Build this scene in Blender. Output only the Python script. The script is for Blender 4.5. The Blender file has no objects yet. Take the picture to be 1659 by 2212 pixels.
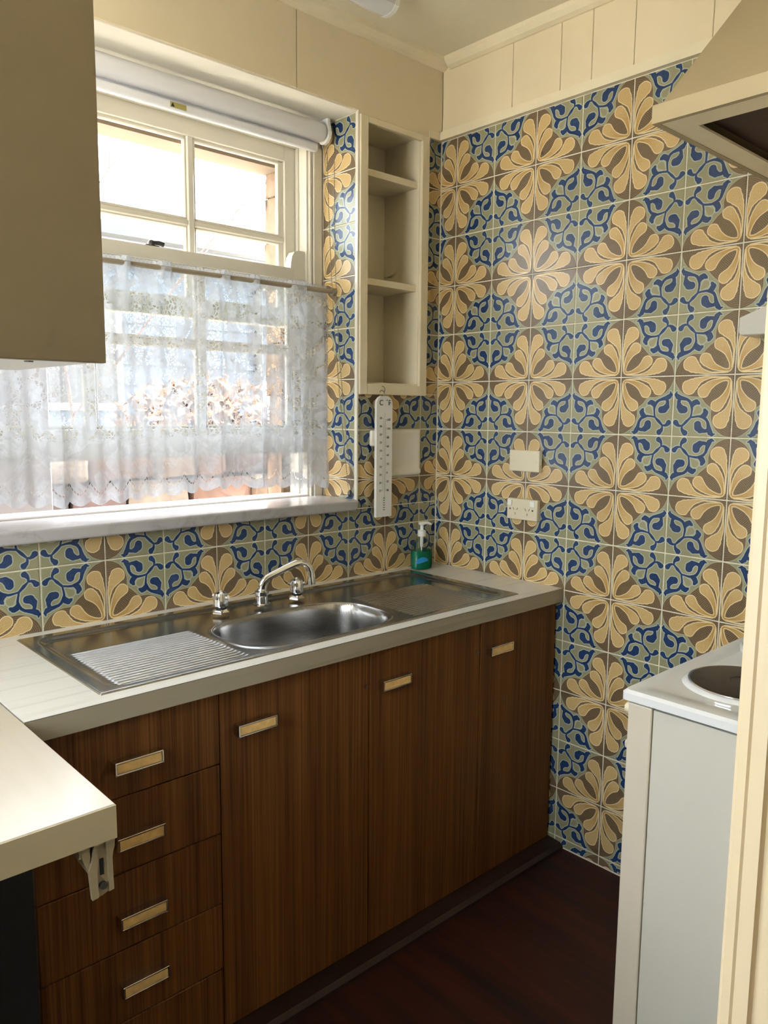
import bpy, bmesh, math, random
from mathutils import Vector, Matrix
import numpy as np

S = bpy.context.scene
COL = S.collection
ZO = 0.875            # floor is z = 0; the measurements below are taken from the worktop level
PI = math.pi
random.seed(7)

# ------------------------------------------------------------------ camera
cam_d = bpy.data.cameras.new('camera'); cam = bpy.data.objects.new('camera', cam_d); COL.objects.link(cam)
yaw, pitch, roll = 0.7438, -0.1279, 0.0090
F = Vector((math.sin(yaw)*math.cos(pitch), math.cos(yaw)*math.cos(pitch), math.sin(pitch)))
R0 = Vector((math.cos(yaw), -math.sin(yaw), 0)); U0 = R0.cross(F)
R1 = R0*math.cos(roll) + U0*math.sin(roll); U1 = -R0*math.sin(roll) + U0*math.cos(roll)
M = Matrix((R1, U1, -F)).transposed().to_4x4(); M.translation = Vector((-2.1026, -2.0013, 0.5665 + ZO))
cam.matrix_world = M
cam_d.sensor_fit = 'VERTICAL'; cam_d.sensor_height = 36.0; cam_d.lens = 1691.14/2212*36.0
cam_d.clip_start = 0.01; cam_d.clip_end = 200
S.camera = cam

# ------------------------------------------------------------------ sky, sun, exposure
W = bpy.data.worlds.new('sky'); S.world = W; W.use_nodes = True
bgn = W.node_tree.nodes['Background']
bgn.inputs[0].default_value = (0.90, 0.945, 1.0, 1); bgn.inputs[1].default_value = 3.0
sun_d = bpy.data.lights.new('sun', 'SUN'); sun_d.energy = 14.0; sun_d.angle = 0.02; sun_d.color = (1.0, 0.94, 0.86)
sun = bpy.data.objects.new('sun', sun_d); COL.objects.link(sun)
sun.rotation_euler = Vector((-0.55, 0.02, -0.82)).to_track_quat('-Z', 'Y').to_euler()
sun.location = (6, -2, 9)
S.view_settings.view_transform = 'Standard'; S.view_settings.look = 'None'; S.view_settings.gamma = 1
S.view_settings.use_curve_mapping = False
S.view_settings.exposure = 2.32
def portal(name, loc, rot, sx, sy):
    d = bpy.data.lights.new(name, 'AREA'); d.shape = 'RECTANGLE'; d.size = sx; d.size_y = sy
    d.cycles.is_portal = True
    o = bpy.data.objects.new(name, d); COL.objects.link(o); o.location = loc; o.rotation_euler = rot
portal('daylight_portal', (-1.025, 0.45, 0.82 + ZO), (-PI/2, 0, 0), 1.2, 1.3)
portal('daylight_portal', (-2.615, 0.45, 0.80 + ZO), (-PI/2, 0, 0), 0.66, 1.4)
portal('daylight_portal', (-3.2, -1.01, 0.89 + ZO), (0, PI/2, 0), 1.25, 1.62)
S.cycles.use_denoising = True; S.cycles.use_adaptive_sampling = True; S.cycles.adaptive_threshold = 0.05; S.cycles.adaptive_min_samples = 24
S.cycles.max_bounces = 6; S.cycles.diffuse_bounces = 3; S.cycles.glossy_bounces = 3
S.cycles.transparent_max_bounces = 16; S.cycles.transmission_bounces = 8
S.cycles.caustics_reflective = False; S.cycles.caustics_refractive = False

# ------------------------------------------------------------------ material helpers
class NT:
    def __init__(s, name):
        s.m = bpy.data.materials.new(name); s.m.use_nodes = True
        s.t = s.m.node_tree; s.n = s.t.nodes; s.l = s.t.links
        s.b = s.n['Principled BSDF']; s.out = s.n['Material Output']
    def node(s, typ, **kw):
        x = s.n.new(typ)
        for k, v in kw.items(): setattr(x, k, v)
        return x
    def link(s, a, b): s.l.new(a, b)
    def put(s, sock, v):
        if hasattr(v, 'is_output'): s.l.new(v, sock)
        else: sock.default_value = v
    def math(s, op, a, b=None, c=None, clamp=False):
        x = s.n.new('ShaderNodeMath'); x.operation = op; x.use_clamp = clamp
        s.put(x.inputs[0], a)
        if b is not None: s.put(x.inputs[1], b)
        if c is not None: s.put(x.inputs[2], c)
        return x.outputs[0]
    def vm(s, op, a, b=None, scale=None):
        x = s.n.new('ShaderNodeVectorMath'); x.operation = op
        s.put(x.inputs[0], a)
        if b is not None: s.put(x.inputs[1], b)
        if scale is not None: s.put(x.inputs['Scale'], scale)
        return x.outputs['Value'] if op in ('DOT_PRODUCT', 'LENGTH', 'DISTANCE') else x.outputs['Vector']
    def mix(s, f, a, b, blend='MIX'):
        x = s.n.new('ShaderNodeMix'); x.data_type = 'RGBA'; x.blend_type = blend
        s.put(x.inputs[0], f); s.put(x.inputs[6], a); s.put(x.inputs[7], b)
        return x.outputs[2]
    def ss(s, v, lo, hi, a=0.0, b=1.0):
        x = s.n.new('ShaderNodeMapRange'); x.interpolation_type = 'SMOOTHSTEP'
        s.put(x.inputs[0], v); x.inputs[1].default_value = lo; x.inputs[2].default_value = hi
        x.inputs[3].default_value = a; x.inputs[4].default_value = b
        return x.outputs[0]
    def lin(s, v, lo, hi, a=0.0, b=1.0):
        x = s.n.new('ShaderNodeMapRange')
        s.put(x.inputs[0], v); x.inputs[1].default_value = lo; x.inputs[2].default_value = hi
        x.inputs[3].default_value = a; x.inputs[4].default_value = b
        return x.outputs[0]
    def coord(s, kind='Object', scale=None):
        x = s.n.new('ShaderNodeTexCoord').outputs[kind]
        if scale: x = s.vm('MULTIPLY', x, scale)
        return x
    def noise(s, vec, scale=5, detail=3, rough=0.5, dist=0.0):
        x = s.n.new('ShaderNodeTexNoise'); s.l.new(vec, x.inputs['Vector'])
        x.inputs['Scale'].default_value = scale; x.inputs['Detail'].default_value = detail
        x.inputs['Roughness'].default_value = rough; x.inputs['Distortion'].default_value = dist
        return x.outputs[0]
    def bump(s, h, strength=0.2, dist=0.002):
        x = s.n.new('ShaderNodeBump'); x.inputs['Strength'].default_value = strength; x.inputs['Distance'].default_value = dist
        s.l.new(h, x.inputs['Height']); s.l.new(x.outputs[0], s.b.inputs['Normal'])

def rgb(r, g, b): return (r, g, b, 1.0)

def simple(name, col, rough=0.5, metal=0.0, var=0.06, scale=6.0, bump=0.0, bscale=120, spec=0.5, coat=0.0):
    t = NT(name); b = t.b
    n = t.noise(t.coord(), scale, 4, 0.6)
    f = t.lin(n, 0.3, 0.7, 1.0 - var, 1.0 + var)
    c = t.vm('SCALE', t.n.new('ShaderNodeRGB').outputs[0], scale=f)
    t.n['RGB'].outputs[0].default_value = rgb(*col)
    t.link(c, b.inputs['Base Color'])
    b.inputs['Roughness'].default_value = rough; b.inputs['Metallic'].default_value = metal
    b.inputs['Specular IOR Level'].default_value = spec; b.inputs['Coat Weight'].default_value = coat
    if bump: t.bump(t.noise(t.coord(), bscale, 3), bump, 0.002)
    return t.m

MAT = {}
MAT['cream'] = simple('cream_wall_paint', (0.80, 0.685, 0.48), 0.42, var=0.04, scale=2.5, bump=0.05, bscale=60)
MAT['ceiling'] = simple('ceiling_paint', (0.82, 0.745, 0.565), 0.6, var=0.03, scale=1.5)
MAT['trim'] = simple('cream_trim_gloss', (0.83, 0.73, 0.53), 0.3, var=0.04)
MAT['white_gloss'] = simple('white_window_gloss', (0.70, 0.65, 0.54), 0.25, var=0.03)
MAT['soffit'] = simple('soffit_paint', (0.90, 0.85, 0.74), 0.4, var=0.03)
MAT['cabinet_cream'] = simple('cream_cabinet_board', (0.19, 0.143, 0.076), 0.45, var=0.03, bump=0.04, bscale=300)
MAT['grout'] = simple('grout', (0.76, 0.70, 0.56), 0.8, var=0.12, scale=40, bump=0.2)
MAT['steel'] = None
MAT['chrome'] = simple('chrome', (0.75, 0.75, 0.76), 0.09, 1.0, var=0.03)
MAT['dark_rubber'] = simple('dark_rubber', (0.02, 0.02, 0.022), 0.5)
MAT['white_plastic'] = simple('white_plastic', (0.82, 0.81, 0.77), 0.35, var=0.02)
MAT['old_plastic'] = simple('aged_cream_plastic', (0.72, 0.64, 0.47), 0.35, var=0.03)
MAT['blind_white'] = simple('blind_fabric', (0.86, 0.86, 0.90), 0.6, var=0.02, bump=0.05, bscale=900)
MAT['enamel'] = simple('white_enamel', (0.68, 0.69, 0.70), 0.14, var=0.01)
MAT['cooker_side'] = simple('cooker_painted_steel', (0.55, 0.53, 0.47), 0.3, var=0.02)
MAT['cooker_cream'] = simple('cooker_front_cream', (0.57, 0.51, 0.42), 0.3, var=0.02)
MAT['hotplate'] = simple('cast_iron_hotplate', (0.035, 0.024, 0.018), 0.38, 0.3, var=0.2, scale=18, bump=0.1)
MAT['ceramic'] = simple('glazed_ceramic', (0.80, 0.75, 0.65), 0.12, var=0.02)
MAT['black'] = simple('black_print', (0.015, 0.015, 0.015), 0.5)
MAT['grey_print'] = simple('grey_print', (0.16, 0.15, 0.14), 0.5)
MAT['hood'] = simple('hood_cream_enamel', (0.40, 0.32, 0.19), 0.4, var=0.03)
MAT['hood_filter'] = simple('hood_filter_dark', (0.05, 0.02, 0.012), 0.55, 0.2, var=0.2, scale=30)  # dark brown sheet inside the hood recess
MAT['amber'] = simple('amber_wood_insert', (0.80, 0.52, 0.20), 0.35, var=0.12, scale=60)
MAT['dark_metal'] = simple('aged_dark_metal', (0.10, 0.095, 0.09), 0.35, 0.8)
MAT['dark_void'] = simple('recess_shade_black', (0.012, 0.013, 0.016), 0.8)  # near-black tone standing in for shade in recesses
MAT['tag'] = simple('yellow_tag', (0.42, 0.36, 0.12), 0.5)
MAT['rod'] = simple('curtain_rod_cream', (0.34, 0.28, 0.20), 0.4)
MAT['bead'] = simple('blind_chain_beads', (0.30, 0.26, 0.18), 0.3, 0.4)
MAT['bracket'] = simple('cream_painted_bracket', (0.36, 0.29, 0.18), 0.4)
MAT['liquid'] = None
MAT['sill_paint'] = simple('dimmed_sill_paint', (0.50, 0.46, 0.42), 0.4, var=0.1)  # darker copy of the window white, holds down strong daylight on the sill
MAT['jamb'] = simple('doorway_cream_paint', (0.56, 0.45, 0.29), 0.45, var=0.05, bump=0.1, bscale=80)
MAT['skirting'] = simple('dark_skirting', (0.022, 0.008, 0.004), 0.5, var=0.2)
# outside
MAT['sandstone'] = simple('sandstone', (0.20, 0.125, 0.075), 0.9, var=0.25, scale=9, bump=0.6, bscale=25)
MAT['lintel'] = simple('painted_lintel', (0.22, 0.165, 0.115), 0.8, var=0.08)
MAT['weatherboard'] = simple('weatherboard_blue_grey', (0.070, 0.083, 0.105), 0.7, var=0.06)
MAT['gutter'] = simple('gutter_paint', (0.05, 0.05, 0.048), 0.5, var=0.05)
MAT['roof_tile'] = simple('roof_sheet', (0.038, 0.04, 0.043), 0.6, var=0.1)
MAT['bark'] = simple('bark', (0.10, 0.07, 0.06), 0.9, var=0.2, scale=30)
MAT['leaf_orange'] = simple('autumn_leaf', (0.12, 0.045, 0.006), 0.6, var=0.3, scale=14)
MAT['leaf_green'] = simple('green_leaf', (0.055, 0.10, 0.016), 0.6, var=0.3, scale=14)
MAT['ground'] = simple('pale_concrete_path', (0.72, 0.665, 0.58), 0.95, var=0.12, scale=4)
MAT['white_ext'] = simple('white_outdoor_paint', (0.17, 0.165, 0.18), 0.6, var=0.03)
STONES = [simple('garden_stone', c, 0.9, var=0.22, scale=16, bump=0.6, bscale=30) for c in
          ((0.050, 0.022, 0.011), (0.062, 0.036, 0.018), (0.040, 0.021, 0.017), (0.072, 0.053, 0.037), (0.028, 0.016, 0.012))]

def mat_steel():
    t = NT('brushed_steel'); b = t.b
    n = t.noise(t.coord('Object', (3, 160, 160)), 3, 3)
    b.inputs['Base Color'].default_value = rgb(0.42, 0.41, 0.40); b.inputs['Metallic'].default_value = 1
    t.link(t.lin(n, 0.3, 0.7, 0.19, 0.26), b.inputs['Roughness'])
    return t.m
MAT['steel'] = mat_steel()

def mat_laminate(name, base, streak, along='x', amt=0.35):
    t = NT(name); b = t.b
    sc = (1.2, 34, 34) if along == 'x' else (34, 1.2, 34)
    n = t.noise(t.coord('Object', sc), 1.6, 5, 0.62)
    f = t.ss(n, 0.50, 0.78, 0, amt)
    t.link(t.mix(f, rgb(*base), rgb(*streak)), b.inputs['Base Color'])
    b.inputs['Roughness'].default_value = 0.20; b.inputs['Specular IOR Level'].default_value = 0.6
    t.bump(t.noise(t.coord('Object', sc), 3, 3), 0.06, 0.001)
    return t.m
MAT['laminate'] = mat_laminate('white_woodgrain_laminate', (0.70, 0.685, 0.65), (0.38, 0.32, 0.24))
MAT['laminate_edge'] = mat_laminate('laminate_edge_strip', (0.34, 0.295, 0.215), (0.20, 0.165, 0.11), amt=0.5)
MAT['laminate_cream'] = mat_laminate('cream_laminate', (0.52, 0.46, 0.37), (0.44, 0.38, 0.29), 'y', 0.2)
MAT['laminate_cream_edge'] = mat_laminate('cream_laminate_edge', (0.44, 0.36, 0.225), (0.39, 0.31, 0.19), 'y', 0.2)

def mat_teak():
    t = NT('teak_veneer'); b = t.b
    oi = t.n.new('ShaderNodeObjectInfo').outputs['Random']
    off = t.n.new('ShaderNodeCombineXYZ'); t.link(t.math('MULTIPLY', oi, 9.0), off.inputs[0]); t.link(t.math('MULTIPLY', oi, 3.0), off.inputs[2])
    p = t.vm('ADD', t.coord(), off.outputs[0])
    fine = t.noise(t.vm('MULTIPLY', p, (240, 10, 2.2)), 1.0, 4, 0.6)
    broad = t.noise(t.vm('MULTIPLY', p, (26, 4, 0.6)), 1.0, 3, 0.5, 0.4)
    n = t.math('ADD', t.math('MULTIPLY', fine, 0.62), t.math('MULTIPLY', broad, 0.38))
    r = t.n.new('ShaderNodeValToRGB'); t.link(n, r.inputs[0])
    e = r.color_ramp.elements
    e[0].position = 0.36; e[0].color = rgb(0.066, 0.021, 0.0050)
    e[1].position = 0.66; e[1].color = rgb(0.225, 0.090, 0.023)
    m_ = e.new(0.5); m_.color = rgb(0.140, 0.050, 0.011)
    t.link(r.outputs[0], b.inputs['Base Color'])
    b.inputs['Roughness'].default_value = 0.5; b.inputs['Specular IOR Level'].default_value = 0.25
    t.bump(fine, 0.06, 0.001)
    return t.m
MAT['teak'] = mat_teak()

def mat_floor():
    t = NT('dark_red_timber_vinyl'); b = t.b
    p = t.coord()
    n = t.noise(t.vm('MULTIPLY', p, (26, 1.6, 1)), 1.0, 5, 0.62, 0.3)
    w = t.noise(t.vm('MULTIPLY', p, (7, 0.5, 1)), 1.0, 2)
    k = t.math('ADD', t.math('MULTIPLY', n, 0.7), t.math('MULTIPLY', w, 0.3))
    r = t.n.new('ShaderNodeValToRGB'); t.link(k, r.inputs[0]); e = r.color_ramp.elements
    e[0].position = 0.38; e[0].color = rgb(0.008, 0.002, 0.0015)
    e[1].position = 0.64; e[1].color = rgb(0.060, 0.010, 0.005)
    t.link(r.outputs[0], b.inputs['Base Color']); b.inputs['Roughness'].default_value = 0.5
    return t.m
MAT['floor'] = mat_floor()

def mat_marble():
    t = NT('marble_sill'); b = t.b
    n = t.noise(t.coord(), 9, 6, 0.65, 1.2)
    f = t.ss(n, 0.52, 0.66, 0, 0.5)
    t.link(t.mix(f, rgb(0.42, 0.40, 0.40), rgb(0.28, 0.25, 0.24)), b.inputs['Base Color'])
    b.inputs['Roughness'].default_value = 0.25
    return t.m
MAT['marble'] = mat_marble()

def mat_glass(name, tint=(0.96, 0.98, 0.98), gloss=0.08):
    t = NT(name)
    tr = t.node('ShaderNodeBsdfTransparent'); tr.inputs[0].default_value = rgb(*tint)
    gl = t.node('ShaderNodeBsdfGlossy'); gl.inputs['Roughness'].default_value = 0.02
    lw = t.node('ShaderNodeLayerWeight'); lw.inputs[0].default_value = 0.25
    mx = t.node('ShaderNodeMixShader')
    t.link(t.math('MULTIPLY', lw.outputs['Fresnel'], gloss*4, clamp=True), mx.inputs[0])
    t.link(tr.outputs[0], mx.inputs[1]); t.link(gl.outputs[0], mx.inputs[2]); t.link(mx.outputs[0], t.out.inputs[0])
    return t.m
MAT['glass'] = mat_glass('window_glass')
MAT['clear_plastic'] = mat_glass('clear_bottle_plastic', (0.93, 0.95, 0.93), 0.12)
def mat_liquid():
    t = NT('green_soap_liquid')
    tr = t.node('ShaderNodeBsdfTransparent'); tr.inputs[0].default_value = rgb(0.02, 0.50, 0.27)
    b = t.b; b.inputs['Base Color'].default_value = rgb(0.0, 0.30, 0.17); b.inputs['Roughness'].default_value = 0.12
    mx = t.node('ShaderNodeMixShader'); mx.inputs[0].default_value = 0.55
    t.link(tr.outputs[0], mx.inputs[1]); t.link(b.outputs[0], mx.inputs[2]); t.link(mx.outputs[0], t.out.inputs[0])
    return t.m
MAT['liquid'] = mat_liquid()
MAT['soap_label'] = simple('blue_soap_label', (0.01, 0.22, 0.55), 0.3)

# --- the painted tile: every motif is a chain of tapered strokes, measured by distance
PETAL = [[(.073, .080, .022), (.048, .115, .017), (.039, .171, .012), (.035, .264, .012), (.036, .375, .016), (.046, .449, .029), (.058, .505, .038), (.078, .562, .052), (.110, .625, .078), (.152, .688, .106), (.186, .731, .127)],
         [(.077, .082, .025), (.071, .140, .026), (.082, .202, .032), (.099, .264, .043), (.128, .334, .056), (.176, .408, .074), (.226, .460, .091), (.262, .490, .099)]]
BLUE = [[(.822, .822, .014), (.755, .755, .026), (.684, .684, .016)],
        [(.822, .822, .014), (.826, .872, .020), (.806, .906, .032), (.772, .936, .046)],
        [(.684, .684, .015), (.604, .669, .016), (.537, .664, .019), (.471, .685, .023), (.426, .709, .024), (.394, .755, .023), (.377, .816, .029), (.364, .873, .038), (.342, .923, .042), (.310, .955, .028), (.257, .943, .005)],
        [(.372, .885, .030), (.438, .902, .028), (.505, .888, .051), (.553, .842, .064), (.558, .796, .059)],
        [(.510, .657, .015), (.450, .639, .046), (.431, .603, .044), (.449, .563, .028), (.468, .538, .006)]]
BUD = [(.560, .560, .068), (.664, .664, .006)]
def mat_tile():
    g = bpy.data.node_groups.new('tapered_stroke', 'ShaderNodeTree')
    for nm, ty in (('P', 'NodeSocketVector'), ('A', 'NodeSocketVector'), ('BA', 'NodeSocketVector'), ('BAn', 'NodeSocketVector'), ('R0', 'NodeSocketFloat'), ('DR', 'NodeSocketFloat')):
        g.interface.new_socket(nm, in_out='INPUT', socket_type=ty)
    g.interface.new_socket('D', in_out='OUTPUT', socket_type='NodeSocketFloat')
    gi = g.nodes.new('NodeGroupInput'); go = g.nodes.new('NodeGroupOutput')
    def gv(op, a, b=None, sc=None):
        x = g.nodes.new('ShaderNodeVectorMath'); x.operation = op; g.links.new(a, x.inputs[0])
        if b is not None: g.links.new(b, x.inputs[1])
        if sc is not None: g.links.new(sc, x.inputs['Scale'])
        return x.outputs['Value'] if op in ('DOT_PRODUCT', 'DISTANCE') else x.outputs['Vector']
    def gm(op, *a, clamp=False):
        x = g.nodes.new('ShaderNodeMath'); x.operation = op; x.use_clamp = clamp
        for k, v in enumerate(a):
            if hasattr(v, 'is_output'): g.links.new(v, x.inputs[k])
            else: x.inputs[k].default_value = v
        return x.outputs[0]
    pa = gv('SUBTRACT', gi.outputs['P'], gi.outputs['A'])
    h = gm('ADD', gv('DOT_PRODUCT', pa, gi.outputs['BAn']), 0.0, clamp=True)
    d = gv('DISTANCE', pa, gv('SCALE', gi.outputs['BA'], sc=h))
    r = gm('MULTIPLY_ADD', gi.outputs['DR'], h, gi.outputs['R0'])
    g.links.new(gm('SUBTRACT', d, r), go.inputs[0])

    t = NT('painted_flower_tile'); b = t.b
    uv = t.node('ShaderNodeUVMap'); sep = t.node('ShaderNodeSeparateXYZ'); t.link(uv.outputs[0], sep.inputs[0])
    u, v = sep.outputs[0], sep.outputs[1]
    # hand-made wobble, different on every tile
    oi = t.n.new('ShaderNodeObjectInfo').outputs['Random']
    cmb = t.node('ShaderNodeCombineXYZ')
    t.link(t.math('MINIMUM', u, v), cmb.inputs[0]); t.link(t.math('MAXIMUM', u, v), cmb.inputs[1])
    P = cmb.outputs[0]
    wobv = t.node('ShaderNodeCombineXYZ'); t.link(u, wobv.inputs[0]); t.link(v, wobv.inputs[1]); t.link(t.math('MULTIPLY', oi, 40.0), wobv.inputs[2])
    wn = t.node('ShaderNodeTexNoise'); wn.inputs['Scale'].default_value = 7; wn.inputs['Detail'].default_value = 1
    t.link(wobv.outputs[0], wn.inputs['Vector'])
    wob = t.vm('SCALE', t.vm('SUBTRACT', wn.outputs['Color'], (0.5, 0.5, 0.5)), scale=0.018)
    P = t.vm('MULTIPLY', t.vm('ADD', P, wob), (1, 1, 0))
    def chain(pts):
        d = None
        for (a, c) in zip(pts[:-1], pts[1:]):
            x = t.node('ShaderNodeGroup'); x.node_tree = g
            ba = (c[0]-a[0], c[1]-a[1], 0); l2 = ba[0]**2 + ba[1]**2
            t.link(P, x.inputs['P']); x.inputs['A'].default_value = (a[0], a[1], 0); x.inputs['BA'].default_value = ba
            x.inputs['BAn'].default_value = (ba[0]/l2, ba[1]/l2, 0); x.inputs['R0'].default_value = a[2]; x.inputs['DR'].default_value = c[2]-a[2]
            d = x.outputs[0] if d is None else t.math('MINIMUM', d, x.outputs[0])
        return d
    def smin(lst):
        d = lst[0]
        for q in lst[1:]: d = t.math('MINIMUM', d, q)
        return d
    dp = smin([chain(c) for c in PETAL])
    db = smin([chain(c) for c in BLUE])
    dbud = chain(BUD)
    dbr = t.math('SMOOTH_MIN', t.math('SUBTRACT', t.vm('LENGTH', P), 0.632), chain([(0, 0.05, .343), (0, .645, .343)]), 0.05)
    grain = t.noise(wobv.outputs[0], 26, 3, 0.6)
    def rings(d, n): return t.math('MULTIPLY_ADD', t.math('SINE', t.math('MULTIPLY_ADD', d, n, t.math('MULTIPLY', grain, 5.0))), 0.5, 0.5)
    # brown ground with string lines
    brown = t.mix(t.math('MULTIPLY', rings(dbr, 230), 0.85), rgb(0.115, 0.072, 0.038), rgb(0.26, 0.185, 0.105))
    green = t.mix(t.math('MULTIPLY', rings(t.math('MINIMUM', db, t.math('MULTIPLY', dbr, -1.0)), 240), 0.7), rgb(0.27, 0.265, 0.15), rgb(0.38, 0.365, 0.225))
    col = t.mix(t.ss(dbr, -0.004, 0.004), brown, green)
    edge = t.math('ABSOLUTE', t.math('SUBTRACT', dbr, 0.010))
    col = t.mix(t.ss(edge, 0.004, 0.011, 0.8, 0), col, rgb(0.40, 0.38, 0.27))
    # petals: light rim, ochre towards the heart, string lines
    oc = t.mix(t.ss(t.vm('LENGTH', P), 0.12, 0.62), rgb(0.50, 0.28, 0.075), rgb(0.69, 0.49, 0.23))
    oc = t.mix(t.math('MULTIPLY', rings(dp, 270), 0.55), oc, rgb(0.40, 0.235, 0.075))
    oc = t.mix(t.ss(t.noise(wobv.outputs[0], 60, 2), 0.66, 0.74, 0, 0.35), oc, rgb(0.22, 0.11, 0.03))
    oc = t.mix(t.ss(dp, -0.018, -0.011), oc, rgb(0.78, 0.62, 0.35))
    col = t.mix(t.ss(dp, -0.003, 0.005), oc, col)
    # bud outline and blue scrolls
    ebud = t.math('ABSOLUTE', dbud)
    col = t.mix(t.ss(ebud, 0.004, 0.011, 0.7, 0), col, rgb(0.48, 0.50, 0.40))
    col = t.mix(t.ss(db, 0.010, 0.018), rgb(0.50, 0.53, 0.44), col)
    bl = t.mix(t.math('MULTIPLY', rings(db, 230), 0.55), rgb(0.011, 0.030, 0.108), rgb(0.042, 0.095, 0.205))
    col = t.mix(t.ss(db, -0.002, 0.005), bl, col)
    tone = t.lin(oi, 0, 1, 0.93, 1.06)
    t.link(t.vm('SCALE', col, scale=tone), b.inputs['Base Color'])
    b.inputs['Roughness'].default_value = 0.27
    b.inputs['Specular IOR Level'].default_value = 0.5
    lump = t.noise(wobv.outputs[0], 3.2, 2)
    bp = t.node('ShaderNodeBump'); bp.inputs['Strength'].default_value = 0.25; bp.inputs['Distance'].default_value = 0.004
    t.link(lump, bp.inputs['Height']); t.link(bp.outputs[0], b.inputs['Normal'])
    return t.m
MAT['tile'] = mat_tile()

# --- lace: UV in metres (u across, v up from the hem)
LACE_H = 0.685
def mat_lace():
    t = NT('white_lace')
    uv = t.node('ShaderNodeUVMap').outputs[0]
    sep = t.node('ShaderNodeSeparateXYZ'); t.link(uv, sep.inputs[0]); u, v = sep.outputs[0], sep.outputs[1]
    def vor(scale, feat, rnd=1.0):
        x = t.node('ShaderNodeTexVoronoi', feature=feat); x.inputs['Scale'].default_value = scale; x.inputs['Randomness'].default_value = rnd
        t.link(uv, x.inputs['Vector']); return x.outputs['Distance']
    cells = vor(92, 'DISTANCE_TO_EDGE')
    hole = t.ss(cells, 0.09, 0.14)
    vine = t.math('ABSOLUTE', t.math('SUBTRACT', t.noise(uv, 11, 2, 0.5), 0.5))
    zone = t.ss(vine, 0.030, 0.042, 1, 0)
    zone2 = t.ss(t.noise(t.vm('MULTIPLY', uv, (12, 3, 1)), 1.0, 2), 0.60, 0.63)
    zone = t.math('MAXIMUM', zone, zone2)
    upper = t.math('MULTIPLY', t.ss(v, 0.16, 0.19), t.ss(v, LACE_H - 0.06, LACE_H - 0.03, 1, 0))
    holes = t.math('MULTIPLY', t.math('MULTIPLY', hole, zone), upper)
    flowers = t.ss(t.noise(uv, 13, 3, 0.55, 1.4), 0.46, 0.56)
    petalv = t.ss(t.noise(uv, 30, 3, 0.6, 1.0), 0.45, 0.58)
    dens = t.math('MULTIPLY', flowers, t.lin(petalv, 0, 1, 0.5, 1.0))
    net = t.math('MULTIPLY', t.math('ABSOLUTE', t.math('SINE', t.math('MULTIPLY', u, 2600.0))), t.math('ABSOLUTE', t.math('SINE', t.math('MULTIPLY', v, 2600.0))))
    alpha = t.math('ADD', t.lin(dens, 0, 1, 0.66, 0.93), t.math('MULTIPLY', net, -0.10))
    # dotted scallop above the hem
    sc = t.math('ABSOLUTE', t.math('SINE', t.math('MULTIPLY', u, PI/0.075)))
    line = t.math('SUBTRACT', v, t.math('MULTIPLY_ADD', sc, -0.022, 0.052))
    du = t.math('SUBTRACT', t.math('FRACT', t.math('MULTIPLY', u, 1/0.0085)), 0.5)
    dd = t.math('SQRT', t.math('ADD', t.math('POWER', t.math('MULTIPLY', du, 0.0085), 2.0), t.math('POWER', line, 2.0)))
    dots = t.ss(dd, 0.0022, 0.0034, 1, 0)
    # eyelets of the frill over the rod
    vt = t.math('SUBTRACT', v, LACE_H - 0.012)
    du2 = t.math('SUBTRACT', t.math('FRACT', t.math('MULTIPLY', u, 1/0.016)), 0.5)
    d2 = t.math('SQRT', t.math('ADD', t.math('POWER', t.math('MULTIPLY', du2, 0.016), 2.0), t.math('POWER', vt, 2.0)))
    frill_solid = t.ss(d2, 0.0065, 0.0085, 1, 0)
    in_frill = t.ss(v, LACE_H - 0.022, LACE_H - 0.020)
    alpha = t.math('MULTIPLY', alpha, t.math('SUBTRACT', 1.0, t.math('MULTIPLY', holes, 0.96)))
    alpha = t.math('MULTIPLY', alpha, t.math('SUBTRACT', 1.0, t.math('MULTIPLY', dots, 0.9)))
    fa = t.math('MULTIPLY_ADD', frill_solid, 0.85, 0.05)
    alpha = t.math('ADD', t.math('MULTIPLY', alpha, t.math('SUBTRACT', 1.0, in_frill)), t.math('MULTIPLY', fa, in_frill))
    df = t.node('ShaderNodeBsdfDiffuse'); df.inputs[0].default_value = rgb(0.62, 0.63, 0.66)
    tl = t.node('ShaderNodeBsdfTranslucent'); tl.inputs[0].default_value = rgb(0.46, 0.475, 0.51)
    m1 = t.node('ShaderNodeMixShader'); m1.inputs[0].default_value = 0.45
    t.link(df.outputs[0], m1.inputs[1]); t.link(tl.outputs[0], m1.inputs[2])
    tr = t.node('ShaderNodeBsdfTransparent'); m2 = t.node('ShaderNodeMixShader')
    t.link(alpha, m2.inputs[0]); t.link(tr.outputs[0], m2.inputs[1]); t.link(m1.outputs[0], m2.inputs[2]); t.link(m2.outputs[0], t.out.inputs[0])
    return t.m
MAT['lace'] = mat_lace()

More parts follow.
